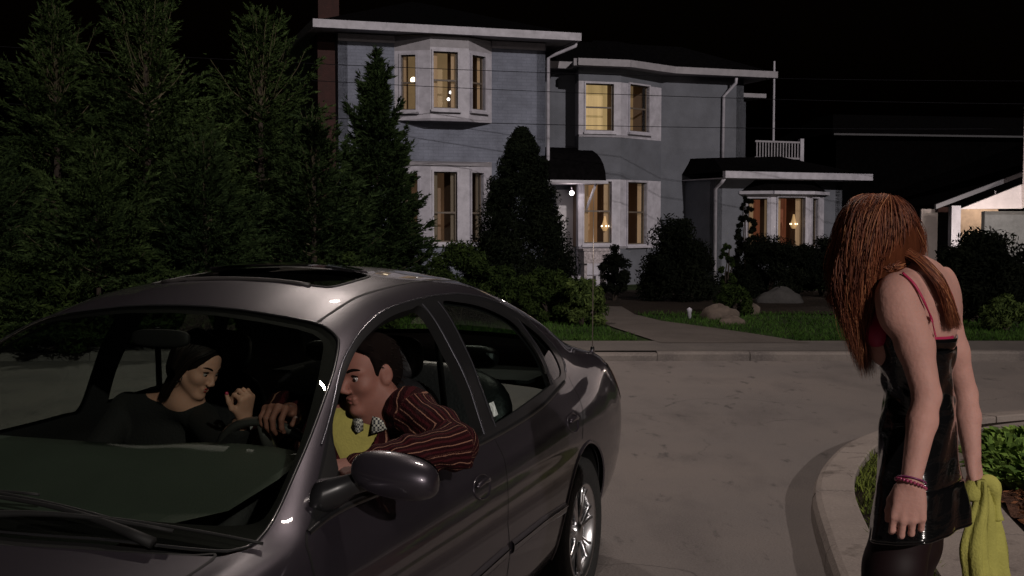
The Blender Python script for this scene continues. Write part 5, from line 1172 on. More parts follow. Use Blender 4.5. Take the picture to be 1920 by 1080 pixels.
M_EYEW = mat('eye_white', (.26, .23, .22), .25); M_IRIS = mat('iris_dark', (.02, .012, .01), .15); M_BROW = mat('brow_hair', (.006, .004, .0035), 1., spec=.03); M_LIP = mat('lipstick', (.25, .02, .025), .35); M_LIPN = mat('lip_skin', (.26, .09, .075), .5)
def hand(B, w, ax, back, side, curl, s=1., spread=.06, thumb=(.6, .35), k=.005):
    """wrist w, axis ax to the knuckles, back = dorsal normal, side = thumb direction sign along cross(back, ax)"""
    ax = np.array(ax, float)/np.linalg.norm(ax); back = np.array(back, float); back -= ax*np.dot(back, ax); back /= np.linalg.norm(back); tv = np.cross(back, ax)*side; w = np.array(w, float)
    tips = []
    for i, (y, ln, r_) in enumerate(((.031, .073, .0088), (.0105, .082, .0090), (-.0105, .075, .0086), (-.0305, .060, .0078))):
        kn = w+ax*(.088-.006*abs(i-1.2))*s+tv*y*s+back*(.006-.003*abs(i-1.3))*s
        B.cone(w+ax*.012*s+tv*y*.62*s, kn, .0145*s, .0105*s, .012)
        d = ax+tv*(1.5-i)*spread; d /= np.linalg.norm(d); p = kn; a = 0
        cu = curl[i] if hasattr(curl[0], '__len__') else curl
        for j, (f, rr) in enumerate(((.46, 1.), (.30, .92), (.24, .82))):
            a += cu[j]; q = p+(d*math.cos(a)-back*math.sin(a))*ln*f*s*1.05; B.cone(p, q, r_*rr*s, r_*(rr-.08)*s, k*.55); p = q
        tips.append((p, d*math.cos(a)-back*math.sin(a), back*math.cos(a)+d*math.sin(a)))
    B.ell(w+ax*.045*s-back*.004*s, V(.042, .034, .014)*s, np.array([ax, tv, back]).T, .012)
    t0 = w+ax*.022*s+tv*.024*s-back*.006*s; t1 = t0+(ax*.62+tv*thumb[0]-back*.25)*.040*s; t2 = t1+(ax*.8+tv*thumb[1]-back*.35)*.032*s; t3 = t2+(ax*.85+tv*thumb[1]*.4-back*.45)*.026*s
    B.cone(t0, t1, .0150*s, .0115*s, .010); B.cone(t1, t2, .0112*s, .0098*s, .005); B.cone(t2, t3, .0098*s, .0075*s, .005)
    tips.append((t3, t3-t2, np.cross(t3-t2, tv))); return tips
def tubes_mesh(name, curves, rad, m, parent, n=4, prof=None):
    """many strands as one mesh: curves (k, s, 3)"""
    C = np.asarray(curves, float); k, s_, _ = C.shape; t = np.gradient(C, axis=1); t /= np.linalg.norm(t, axis=2, keepdims=True)+1e-9
    ref = np.tile(V(.3, -.8, .5), (k, s_, 1)); a = np.cross(t, ref); a /= np.linalg.norm(a, axis=2, keepdims=True)+1e-9; b = np.cross(t, a)
    pr = np.ones(s_) if prof is None else np.array(prof); rr = (np.asarray(rad).reshape(-1, 1)*pr)[..., None]
    rings = [C+rr*(a*math.cos(q*2*math.pi/n)+b*math.sin(q*2*math.pi/n)) for q in range(n)]
    v = np.stack(rings, 2).reshape(-1, 3); F_ = []
    base = (np.arange(k)[:, None]*s_+np.arange(s_-1)[None])*n
    for q in range(n): F_.append(np.stack([base+q, base+(q+1) % n, base+n+(q+1) % n, base+n+q], -1).reshape(-1, 4))
    return fastmesh(name, v, np.concatenate(F_), m, parent)
def hairmat(name, c0, c1, rough=.38, scale=1., sv=.5, hi=None):
    m = bpy.data.materials.new(name); m.use_nodes = True; nt = m.node_tree; b = nt.nodes['Principled BSDF']; b.inputs['Roughness'].default_value = rough; b.inputs['Specular IOR Level'].default_value = sv
    g = nt.nodes.new('ShaderNodeNewGeometry'); cr = nt.nodes.new('ShaderNodeValToRGB'); cr.color_ramp.elements[0].color = (*c0, 1); cr.color_ramp.elements[1].color = (*c1, 1); cr.color_ramp.elements[1].position = .95
    cr.color_ramp.elements[0].position = .25
    if hi: e = cr.color_ramp.elements.new(1.0); cr.color_ramp.elements[1].position = .82; e.color = (*hi, 1)
    nt.links.new(g.outputs['Random Per Island'], cr.inputs[0]); nt.links.new(cr.outputs[0], b.inputs['Base Color']); return m
M_HAIRR = hairmat('auburn_hair', (.085, .022, .011), (.25, .076, .034), .5, sv=.3, hi=(.50, .22, .10)); M_HAIRB = hairmat('dark_hair', (.005, .0035, .003), (.014, .009, .007), .45, sv=.15)
def interp_guides(G, a, S_=18):
    """G list of guide polylines each resampled; a in 0..len-1"""
    i = min(int(a), len(G)-2); f = a-i; return G[i]*(1-f)+G[i+1]*f
def resample(P, n=18):
    P = np.array(smoothp(P, 8, False)); d = np.r_[0, np.cumsum(np.linalg.norm(np.diff(P, axis=0), axis=1))]; t = np.linspace(0, d[-1], n); return np.stack([np.interp(t, d, P[:, j]) for j in range(P.shape[1])], 1)
# ---------------------------------------------------------------- woman standing on the kerb
d0 = 2.92
FW = empty('person', (1.0, 3.0, .13)); tag(FW, 'woman with long auburn hair and short black vinyl dress bending forward on the kerb', 'person')
PF = V(-.87, .49, 0); PS = V(-.49, -.87, 0)      # facing, her left
fb = Body()
neck = at(1716, 520, 2.98); chest = at(1722, 610, 2.98); waist = at(1715, 735, 2.97); hip = at(1725, 870, 2.97)
shL, shR = at(1684, 554, 2.82), at(1766, 582, 3.12)
hc = at(1644, 463, 2.96); hf = (PF*.75+V(0, 0, -.66)); hu_ = PF*.66+V(0, 0, .75)
Mh, Lh = headops(fb, hc, hf, hu_, 1., True)
fb.cone(hc-hf*.02-V(0, 0, .05), neck+V(.01, 0, -.01), .052, .056, .03)
# torso
fb.ell(at(1726, 585, 2.98), V(.088, .142, .115), rotm(PF, (0.10, 0, 1)), .05)
fb.ell(at(1718, 665, 2.97), V(.068, .118, .13), rotm(PF, (0.05, 0, 1)), .05)
fb.ell(waist, V(.060, .102, .10), rotm(PF, (0, 0, 1)), .05)
fb.ell(hip+V(-.005, 0, .01), V(.070, .138, .13), rotm(PF, (0, 0, 1)), .05)
for q in (1, -1):
    fb.cone(neck-V(0, 0, .02), (shL if q > 0 else shR)+V(0, 0, .010), .044, .040, .04)
    fb.ell((shL if q > 0 else shR)*.55+chest*.45+V(.035, 0, .04), V(.03, .062, .085), rotm(PF, (0.1, 0, 1)), .05)
    fb.ell(at(1664, 640, 2.97)+PS*q*.065, V(.035, .045, .05), None, .04)
elL, wrL = at(1738, 742, 2.76), at(1708, 902, 2.70)
fb.cone(shL, shL*.5+elL*.5+V(.006, 0, 0), .048, .0415, .025); fb.cone(shL*.5+elL*.5+V(.006, 0, 0), elL, .0415, .032, .02); fb.ell(shL+V(-.004, -.01, -.03), V(.048, .048, .065), None, .02)
fb.cone(elL, elL*.70+wrL*.30, .0305, .0335, .012); fb.cone(elL*.70+wrL*.30, wrL, .0335, .0225, .012)
elR, wrR = at(1810, 738, 3.14), at(1822, 850, 3.08)
fb.cone(shR, shR*.5+elR*.5, .044, .037, .02); fb.cone(shR*.5+elR*.5, elR, .037, .030, .02); fb.cone(elR, elR*.6+wrR*.4, .030, .032, .012); fb.cone(elR*.6+wrR*.4, wrR, .032, .023, .012)
tl_ = hand(fb, wrL+V(0, 0, -.004), (-.10, -.10, -1), (-.30, -1, .05), -1, ((.35, .95, .6), (.40, 1.0, .6), (.44, 1.0, .6), (.46, 1.0, .6)), .98, .02, (.35, .1))
tr_ = hand(fb, wrR, (.12, -.2, -1), (.75, -.5, .1), 1, ((.7, .9, .5),)*4, .95, .02, (.3, .1))
# legs
fl, fr = V(.93, 2.86, .13), V(1.08, 3.14, .13)
for q, ft in ((1, fl), (-1, fr)):
    hp = hip+PS*q*.078+V(0, 0, -.03); kn_ = V(ft[0]-.02, ft[1], .62)+PF*.03; an = ft+V(0, 0, .13)-PF*.03
    fb.cone(hp, hp*.5+kn_*.5, .078, .070, .02); fb.cone(hp*.5+kn_*.5, kn_, .072, .052, .02); fb.cone(kn_, kn_*.66+an*.34-PF*.012, .050, .052, .02); fb.cone(kn_*.66+an*.34-PF*.012, an, .052, .033, .02)
    fb.cone(an, ft+PF*.11+V(0, 0, .035), .034, .026, .02)
body = fb.mesh('body', .0042, M_SKIN, FW)
M_TIGHT = mat('sheer_black_tights', (.012, .005, .006), .55, spec=.3); body.data.materials.append(M_TIGHT)
zt_ = hip[2]+.03
pc_ = np.array([p.center for p in body.data.polygons]); mi = np.zeros(len(pc_), np.int32)
for q, ft in ((1, fl), (-1, fr)):
    hp = hip+PS*q*.078+V(0, 0, .03); kn_ = V(ft[0]-.02, ft[1], .62)+PF*.03; dd = kn_-hp; tt = np.clip(((pc_-hp)@dd)/(dd@dd), 0, 1); mi |= ((np.linalg.norm(pc_-(hp+tt[:, None]*dd), axis=1) < .108) & (pc_[:, 2] < zt_)).astype(np.int32)
mi |= (pc_[:, 2] < .80).astype(np.int32)
body.data.polygons.foreach_set('material_index', mi)
# shoes
M_SHOE = mat('black_shoe', (.01, .01, .01), .2, coat=.5)
for ft in (fl, fr):
    sh = Body(); sh.cone(ft+V(0, 0, .09)-PF*.03, ft+PF*.09+V(0, 0, .028), .040, .034, .03); sh.cone(ft+PF*.09+V(0, 0, .026), ft+PF*.16+V(0, 0, .02), .034, .018, .02); sh.cone(ft-PF*.06+V(0, 0, .07), ft-PF*.065+V(0, 0, .006), .022, .010, .01)
    sh.mesh('shoe', .006, M_SHOE, FW)
# vinyl dress: lofted shell with pulls and folds
def vinyl():
    m = mat('black_vinyl', (.0045, .0045, .005), .16, coat=.8, coat_r=.08, spec=.6); nt = m.node_tree; b = nt.nodes['Principled BSDF']
    tc = nt.nodes.new('ShaderNodeTexCoord'); mp = nt.nodes.new('ShaderNodeMapping'); mp.inputs['Scale'].default_value = (5, 5, 11); mp.inputs['Rotation'].default_value = (.3, .4, 0); n = nt.nodes.new('ShaderNodeTexNoise'); n.inputs['Scale'].default_value = 1.; n.inputs['Detail'].default_value = 4; n.inputs['Distortion'].default_value = .8
    bp = nt.nodes.new('ShaderNodeBump'); bp.inputs['Strength'].default_value = .8; bp.inputs['Distance'].default_value = .03
    nt.links.new(tc.outputs['Object'], mp.inputs[0]); nt.links.new(mp.outputs[0], n.inputs[0]); nt.links.new(n.outputs[0], bp.inputs['Height']); nt.links.new(bp.outputs[0], b.inputs['Normal']); return m
M_VIN = vinyl()
keys = [ # image row, left px, right px, half width across, distance
 (622, 1622, 1800, .158, 2.97), (660, 1636, 1798, .152, 2.97), (700, 1648, 1794, .142, 2.97), (740, 1651, 1792, .132, 2.97), (790, 1644, 1797, .142, 2.97), (850, 1638, 1804, .165, 2.97), (910, 1630, 1816, .185, 2.97), (960, 1623, 1826, .198, 2.97), (985, 1620, 1829, .205, 2.97)]
rows = []; NA = 96
kk = np.array(keys, float); vv = np.linspace(622, 985, 64)
for v_ in vv:
    l, r_, b_, d_ = [np.interp(v_, kk[:, 0], kk[:, j]) for j in (1, 2, 3, 4)]
    pL, pR = at(l, v_, d_), at(r_, v_, d_); c = (pL+pR)/2; w_ = np.linalg.norm(pR-pL)/2; a_ = math.sqrt(max((w_**2-(b_*.49)**2), .002))/.87; row = []
    for k in range(NA):
        th = k*2*math.pi/NA; fold = 0
        hem = max(0, (v_-780)/205); fold += .006*hem*math.sin(5*th+v_*.004)+.003*hem*math.sin(11*th+1+v_*.01)
        fold += .0035*math.sin(th*3+v_*.055)*math.exp(-((v_-745)/55)**2)+.0022*math.sin(th*7-v_*.09)*math.exp(-((v_-720)/70)**2)+.002*math.sin(th*9+v_*.05)
        top_ = 0
        q = c+PF*math.cos(th)*(a_+fold)+PS*math.sin(th)*(b_+fold); q[2] += (-.018*hem*math.cos(th) if v_ > 900 else 0)
        if v_ < 640: q[2] += .012*math.cos(th)
        row.append(q)
    rows.append(row)
dr_ = MB().loft(rows, True, False).build('vinyl_dress', M_VIN, FW, True); md = dr_.modifiers.new('solid', 'SOLIDIFY'); md.thickness = .004; md.offset = -1
# hem band, waist seam
def ringat(i, off): 
    c = np.mean(rows[i], 0); return [q+(q-c)/np.linalg.norm(q-c)*off for q in rows[i]]
for i, nm, rr in ((len(rows)-1, 'hem_band', .004), (21, 'waist_seam', .0025), (25, 'waist_seam', .0025), (0, 'top_edge', .003)):
    q = ringat(i, .001); MB().tube(q+[q[0]], rr, 6, False).build(nm, M_VIN, dr_, True)
# pink bra: cup edge and two straps
M_PINK = mat('pink_strap', (.42, .022, .085), .5)
def proj_on(body_pts, p): return p
skin_v = np.array([v.co for v in body.data.vertices]); skin_n = np.array([v.normal for v in body.data.vertices])
def stick(p, off=.004):
    d = np.linalg.norm(skin_v-p, axis=1); i = np.argsort(d)[:6]; return skin_v[i].mean(0)+skin_n[i].mean(0)*off
def stickray(u, v, off=.003):
    """nearest skin point seen at a pixel"""
    o = V(0, 0, CAMH); r = ray(u, v); r = r/np.linalg.norm(r); rel = skin_v-o; t = rel@r; dist = np.linalg.norm(rel-t[:, None]*r, axis=1); c = np.where(dist < .006)[0]
    if len(c) == 0: return at(u, v, 2.9)
    i = c[np.argmin(t[c])]; return o+r*t[i]+skin_n[i]*off
def strap(px, w=.006, name='bra_strap'):
    pts = [stickray(*p) for p in px]; pts = smoothp(pts, 4, False); nn = []
    for p in pts:
        i = np.argmin(np.linalg.norm(skin_v-p, axis=1)); nn.append(skin_n[i])
    rg = []
    for i, p in enumerate(pts):
        t = pts[min(i+1, len(pts)-1)]-pts[max(i-1, 0)]; t /= np.linalg.norm(t)+1e-9; b = np.cross(nn[i], t); b /= np.linalg.norm(b)+1e-9
        rg.append([p+b*w*.5*x+nn[i]*z for x, z in ((-1, -.002), (-.9, .0012), (.9, .0012), (1, -.002))])
    return MB().loft(rg, True, True).build(name, M_PINK, FW, True)
strap([(1692, 513), (1710, 530), (1722, 548), (1735, 575), (1746, 600), (1752, 630)])
strap([(1772, 535), (1782, 552), (1788, 572), (1793, 592)], .006)
brm = []
for i, z in ((0, -.01), (0, .006), (0, .018)):
    c = np.mean(rows[0], 0); brm.append([c+(q-c)*(.965-.02*abs(z)/.018)+V(0, 0, z*(.4+.9*max(0, math.cos(2*math.pi*k/NA))**2)) for k, q in enumerate(rows[0])])
MB().loft(brm, True, False).build('bra_edge', M_PINK, FW, True)
cup = Body(); cup.ell(at(1643, 622, 2.90), V(.032, .05, .040), None, .02); cup.ell(at(1655, 640, 3.05), V(.04, .05, .05), None, .02); cup.cone(at(1652, 560, 2.87), at(1642, 605, 2.89), .004, .010, .02); cup.mesh('bra_cup', .005, M_PINK, FW)
# bracelet
M_BEAD = mat('pink_beads', (.35, .05, .12), .12, coat=1.); wc_ = wrL+V(0, 0, -.006); ad = (wrL-elL); ad /= np.linalg.norm(ad); e1 = np.cross(ad, V(0, 1, 0)); e1 /= np.linalg.norm(e1); e2 = np.cross(ad, e1)
bd = MB()
for k in range(26):
    a = k*2*math.pi/26; c = wc_+(e1*math.cos(a)+e2*math.sin(a)*.88)*.0335+ad*.004*math.sin(a*1+.6); r_ = .0042
    bd.loft([[c+V(r_*math.cos(x)*math.cos(y), r_*math.cos(x)*math.sin(y), r_*math.sin(x)) for y in np.linspace(0, 2*math.pi, 7, endpoint=False)] for x in np.linspace(-1.5, 1.5, 5)], True, True)
bd.build('bracelet', M_BEAD, FW, True)
MB().tube([wc_-ad*.008+(e1*math.cos(a)+e2*math.sin(a)*.9)*.032 for a in np.linspace(0, 2*math.pi, 25)], .002, 5, False).build('bracelet', mat('purple_band', (.20, .03, .12), .4), FW, True)
# hair: base volume and strands
hb = Body()
hb.ell(Lh(-.014, 0, .036), V(.102, .082, .090), Mh, .02); hb.ell(at(1650, 470, 2.93), V(.085, .09, .105), None, .03)
hb.cone(at(1612, 470, 2.90), at(1604, 560, 2.92), .056, .045, .04); hb.cone(at(1606, 560, 2.94), at(1622, 665, 2.95), .040, .018, .04); hb.cone(at(1620, 500, 2.98), at(1625, 600, 2.97), .06, .03, .04)
hb.cone(at(1690, 440, 2.95), at(1700, 485, 2.95), .05, .03, .03)
M_HAIRD = mat('hair_underlayer', (.085, .026, .012), .95, spec=.02, var=.4, vscale=25, stretch=(1, 1, .15), bump=.8, bscale=40)
hairroot = hb.mesh('hair', .008, M_HAIRD, FW)
def gd(P): return resample([at(*p) for p in P], 22)
GL = [gd([(1650, 368, 2.93), (1612, 378, 2.92), (1586, 410, 2.93), (1572, 460, 2.94), (1562, 515, 2.94), (1566, 545, 2.93), (1590, 562, 2.92)]),
      gd([(1652, 366, 2.91), (1620, 380, 2.88), (1596, 420, 2.87), (1583, 480, 2.87), (1582, 540, 2.87), (1597, 600, 2.88), (1612, 660, 2.90)]),
      gd([(1655, 366, 2.90), (1632, 384, 2.86), (1612, 430, 2.84), (1603, 490, 2.84), (1605, 560, 2.85), (1616, 640, 2.90), (1632, 706, 2.92)]),
      gd([(1657, 366, 2.89), (1646, 390, 2.85), (1634, 440, 2.83), (1625, 500, 2.83), (1622, 560, 2.85), (1618, 620, 2.90), (1630, 690, 2.92)]),
      gd([(1660, 366, 2.89), (1662, 392, 2.85), (1660, 440, 2.83), (1650, 490, 2.84), (1636, 530, 2.88), (1622, 570, 2.92), (1616, 620, 2.95)]),
      gd([(1663, 367, 2.89), (1682, 392, 2.86), (1690, 435, 2.85), (1680, 475, 2.86), (1660, 505, 2.87), (1646, 530, 2.90), (1634, 560, 2.95)]),
      gd([(1667, 369, 2.91), (1700, 392, 2.89), (1718, 430, 2.90), (1722, 465, 2.92), (1716, 492, 2.93), (1700, 512, 2.92), (1680, 520, 2.91)]),
      gd([(1670, 372, 2.95), (1708, 400, 2.96), (1726, 440, 2.97), (1728, 470, 2.98), (1724, 490, 2.98), (1722, 500, 2.98), (1720, 508, 2.98)])]
rng = np.random.default_rng(3); cs, rd = [], []
CLA = rng.random(150)*(len(GL)-1); CLP = rng.random((150, 3))*6.3
for k in range(11000):
    g_ = rng.integers(0, 150); a = min(max(CLA[g_]+rng.normal()*.26, 0), len(GL)-1.001); c = interp_guides(GL, a).copy(); n_ = len(c); ph = rng.random(3)*6.3; t = np.linspace(0, 1, n_)[:, None]
    c += V(1, .5, .2)*.014*np.sin(t*9+CLP[g_, 0])*t+V(.5, 1, 0)*.012*np.sin(t*6+CLP[g_, 1])*t+V(.003, .008, .003)*np.sin(CLP[g_])*(.3+t)+rng.normal(size=3)*.0050*(.35+1.3*t)+V(1, 1, 0)*.003*np.sin(t*16+ph[0])*t; c += np.array([.0, rng.uniform(0, .035), 0])*1.0
    cut = rng.uniform(.72, 1.04); c = np.stack([np.interp(np.linspace(rng.random()**2*.12, min(1, cut), n_), np.linspace(0, 1, n_), c[:, j]) for j in range(3)], 1); cs.append(c); rd.append(rng.uniform(.0004, .0009))
# left tip flick and loose locks
for k in range(160):
    q = [at(1570, 500, 2.92), at(1566, 540, 2.92), at(1558, 560, 2.92), at(1572+rng.uniform(-12, 14), 570+rng.uniform(-7, 4), 2.92)]; c = resample(q, 22)+rng.normal(size=3)*.005; cs.append(c); rd.append(.0008)
# lock thrown over the back
def lockpt(p):
    q = stickray(p[0], p[1], .010+rng.random()*.012); return q
for k in range(900):
    j = rng.normal(size=2)*V(4.0, 2.6); e = rng.uniform(-9, 9)
    q = [at(1664+j[0]*1.5, 410, 2.88), at(1676+j[0], 440, 2.87), at(1693+j[0], 468+j[1], 2.86), at(1722+j[0], 497+j[1], 2.885), at(1748+j[0], 528+j[1], 2.91), at(1765+j[0]*.8+e*.4, 565, 2.915), at(1777+j[0]*.6+e, 612+rng.uniform(-14, 4), 2.915)]
    q[3:] = [lockpt(p_) for p_ in ((1722+j[0], 497+j[1]), (1748+j[0], 528+j[1]), (1765+j[0]*.8+e*.4, 565), (1777+j[0]*.6+e, 612+rng.uniform(-14, 4)))]
    cs.append(resample(q, 22)); rd.append(rng.uniform(.0005, .0010))
for k in range(260):
    q = [at(1655, 470, 2.89), at(1672, 500, 2.86), at(1668+rng.uniform(-8, 22), 498+rng.uniform(-6, 6), 2.85), at(1712, 488+rng.uniform(-4, 8), 2.90)]; cs.append(resample(q, 22)+rng.normal(size=3)*.003); rd.append(.0009)
pf = np.r_[.8, np.ones(14), np.linspace(1, .15, 7)]
tubes_mesh('hair_strands', cs, rd, M_HAIRR, hairroot, 4, pf)
# yellow cloth in her right hand (rests in the hand: its own thing)
YC = []; M_YEL = mat('yellow_towel', (.40, .38, .10), .95, var=.18, vscale=9, bump=.25, bscale=160, spec=.1)
cl = MB()
for s_, (xo, ds, zend) in enumerate(((-12, -.03, 1150), (14, .03, 1180))):
    rg = []
    for f in np.linspace(0, 1, 30):
        v_ = 900+(zend-900)*f; cx = 1838+xo*min(1, f*3)+8*f+(4*math.sin(f*9+s_)); wd = (14+24*min(1, f*2.2)) if s_ else (12+16*min(1, f*2)); cc = at(cx, v_, 3.07+ds); sc = 3.07/F; ring = []
        for b in np.linspace(0, 2*math.pi, 26, endpoint=False):
            fo = 1+.22*math.sin(4*b+f*3+s_)+.12*math.sin(7*b+f*8); ring.append(cc+V(math.cos(b)*wd*sc*fo*.75, math.sin(b)*.024*fo, 0))
        rg.append(ring)
    cl.loft(rg, True, True)
arc = [at(1822, 940, 3.04), at(1826, 912, 3.05), at(1838, 901, 3.07), at(1856, 908, 3.09), at(1866, 935, 3.1), at(1870, 975, 3.1)]; arc = smoothp(arc, 5, False)
cl.tube(arc, [.018+.007*math.sin(i*.5) for i in range(len(arc))], 14)
tag(cl.build('yellow_cloth', M_YEL, None, True), 'crumpled yellow cloth hanging from the bending woman right hand', 'cloth')
# ---------------------------------------------------------------- man at the wheel
def car_pt(x, y, z): return c2w((x, y, z))
MN = empty('person', tuple(car_pt(-.1, .38, .5))); tag(MN, 'man at the car wheel with his elbow out of the window, burgundy striped cardigan', 'person')
mb_ = Body(); mh = at(692, 700, 3.86)
ff = V(-.72, -.68, -.16); Mm, Lm = headops(mb_, mh, ff, (-.05, .03, 1), 1.03)
nk = mh+V(.026, .035, -.125); ch_ = w2c(nk); mcx = car_pt(-.06, .48, .86)
shl = at(768, 772, 3.82); elb = at(852, 838, 3.62); wrl = at(672, 874, 3.32)
shr = car_pt(.02, .24, 1.02); elr = car_pt(.25, .22, .86); rimp = [c2w(q) for q in rm]; rk = min(rimp, key=lambda q: (w2i(q)[0]-505)**2+(w2i(q)[1]-822)**2); wrr = rk-(c2w((1, 0, 0))-c2w((0, 0, 0)))*.095+V(0, 0, .022)
mb_.cone(mh+V(.015, .01, -.05), nk, .062, .066, .03); mb_.cone(nk, shl, .06, .055, .05); mb_.cone(nk, shr, .06, .055, .05)
Mt = rotm(w2cdir := (c2w((1, 0, 0))-c2w((0, 0, 0))), (0, 0, 1))
mb_.ell(car_pt(-.02, .50, .93), V(.12, .19, .20), Mt, .05); mb_.ell(car_pt(-.10, .42, .70), V(.13, .18, .20), Mt, .05)
mb_.chain([shl, elb, wrl], [.056, .045, .030]); mb_.chain([shr, elr, wrr], [.056, .045, .030])
for q in (.28, .50): mb_.chain([car_pt(-.1, q, .60), car_pt(.38, q+.02, .62), car_pt(.62, q, .28)], [.09, .07, .05])
fdir = (c2w((1, 0, 0))-c2w((0, 0, 0)))*.2+V(0, 0, .05)
hand(mb_, wrr, fdir, V(0, 0, 1.0)-fdir, 1, ((1.0, .95, .6),)*4, 1.15, .05)
hand(mb_, wrl, wrl-elb, V(.1, -.5, 1), -1, ((.6, .7, .5),)*4, 1.05)
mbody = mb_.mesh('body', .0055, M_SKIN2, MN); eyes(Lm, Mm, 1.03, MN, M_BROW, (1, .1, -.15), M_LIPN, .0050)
# hair cap
hm = Body(); hm.ell(Lm(-.018, 0, .038), V(.099, .079, .088)*1.03, Mm, .015); hm.ell(Lm(-.055, 0, .0), V(.056, .072, .070)*1.03, Mm, .02); hm.cone(Lm(.035, -.04, .098), Lm(.042, .045, .096), .026, .028, .02)
for q in (1, -1): hm.cone(Lm(.018, q*.072, .05), Lm(.014, q*.074, -.012), .014, .007, .01)
hm.ell(Lm(.128, 0, .024), V(.110, .12, .088)*1.06, Mm, .012, True)
for q in (1, -1): hm.ell(Lm(.004, q*.10, -.02), V(.034, .035, .052), Mm, .008, True)
hmo = hm.mesh('hair', .005, M_BROW, MN)
rng = np.random.default_rng(8); hv = np.array([v.co for v in hmo.data.vertices]); hn = np.array([v.normal for v in hmo.data.vertices]); ii = rng.integers(0, len(hv), 350)
dn = Mm@V(-.7, 0, -.6); cs = [[hv[i]-hn[i]*.002, hv[i]+hn[i]*.0015+dn*.010, hv[i]+hn[i]*.001+dn*.020+rng.normal(size=3)*.001] for i in ii]
tubes_mesh('hair_strands', cs, np.full(len(cs), .0012), M_HAIRB, hmo, 3, [1, .9, .2])
# clothes
def stripes():
    m = bpy.data.materials.new('striped_knit'); m.use_nodes = True; nt = m.node_tree; b = nt.nodes['Principled BSDF']; b.inputs['Roughness'].default_value = .95; b.inputs['Specular IOR Level'].default_value = .1
    tc = nt.nodes.new('ShaderNodeTexCoord'); n = nt.nodes.new('ShaderNodeTexNoise'); n.inputs['Scale'].default_value = 14; n.inputs['Detail'].default_value = 2
    at_ = nt.nodes.new('ShaderNodeAttribute'); at_.attribute_name = 'stripe'
    wv = nt.nodes.new('ShaderNodeMath'); wv.operation = 'MULTIPLY_ADD'; wv.inputs[1].default_value = .45; nt.links.new(tc.outputs['Object'], n.inputs[0]); nt.links.new(n.outputs[0], wv.inputs[0]); nt.links.new(at_.outputs['Fac'], wv.inputs[2])
    fr = nt.nodes.new('ShaderNodeMath'); fr.operation = 'FRACT'; nt.links.new(wv.outputs[0], fr.inputs[0])
    cr = nt.nodes.new('ShaderNodeValToRGB'); cr.color_ramp.interpolation = 'CONSTANT'; e = cr.color_ramp.elements; e[0].position = 0; e[0].color = (.22, .11, .075, 1); e[1].position = .10; e[1].color = (.016, .003, .004, 1)
    x = e.new(.45); x.color = (.040, .006, .008, 1); x = e.new(.68); x.color = (.016, .003, .004, 1)
    nt.links.new(fr.outputs[0], cr.inputs[0]); nt.links.new(cr.outputs[0], b.inputs['Base Color'])
    n2 = nt.nodes.new('ShaderNodeTexNoise'); n2.inputs['Scale'].default_value = 160; bp = nt.nodes.new('ShaderNodeBump'); bp.inputs['Strength'].default_value = .7; bp.inputs['Distance'].default_value = .01
    nt.links.new(tc.outputs['Object'], n2.inputs[0]); nt.links.new(n2.outputs[0], bp.inputs['Height']); nt.links.new(bp.outputs[0], b.inputs['Normal']); return m
M_KNIT = stripes()
def addattr(o, vals):
    a = o.data.attributes.new('stripe', 'FLOAT', 'POINT'); a.data.foreach_set('value', np.asarray(vals, np.float32))
def seg_t(P, a, b): d = b-a; return np.clip(((P-a)@d)/(d@d), -.2, 1.2), np.linalg.norm(P-(a+np.clip(((P-a)@d)/(d@d), 0, 1)[:, None]*d), axis=1)
cd = Body(); tors = car_pt(.035, .505, .92)
cd.ell(tors, V(.135, .215, .20), Mt, .05); cd.ell(car_pt(-.08, .44, .72), V(.15, .20, .20), Mt, .05)
cd.cone(nk*.35+shl*.65+V(0, 0, -.01), shl, .065, .075, .04); cd.cone(nk*.3+shr*.7, shr, .06, .072, .05)
mid = shl*.45+elb*.55; cd.cone(shl, mid, .076, .074, .03); cd.cone(mid, elb, .074, .070, .03); cd.cone(elb, elb*.45+wrl*.55, .066, .056, .03); cd.cone(elb*.45+wrl*.55, wrl, .056, .040, .02)
cd.cone(shr, elr, .07, .06, .03); cd.cone(elr, wrr-fdir*.2, .058, .040, .02)
fwdc = c2w((1, 0, 0))-c2w((0, 0, 0)); lefc = c2w((0, 1, 0))-c2w((0, 0, 0))
def cdpost(X, Y, Z, D):
    # soft wrinkles and the open front
    D = D+.006*np.sin((X*40+Y*25+Z*55)+2*np.sin(Z*30+X*18))*np.sin(X*33-Z*28)
    a = nk+V(0, 0, .02); px = (X-a[0])*fwdc[0]+(Y-a[1])*fwdc[1]; py = (X-a[0])*lefc[0]+(Y-a[1])*lefc[1]; pz = Z-a[2]
    wedge = np.maximum(np.abs(py+.05)-(.105+.33*np.minimum(pz+.0, 0)), -(px-.02)); wedge = np.where(pz < -.25, 1., wedge)
    D = np.maximum(D, -wedge); sl_ = np.sqrt((X-a[0])**2+(Y-a[1])**2+(Z-a[2]-.01)**2)-.075
    return np.maximum(D, -sl_)
cdo = cd.mesh('striped_cardigan', .0055, M_KNIT, MN, post=cdpost)
Pv = np.array([v.co for v in cdo.data.vertices]); t1_, r1 = seg_t(Pv, shl, elb); t2_, r2 = seg_t(Pv, elb, wrl)
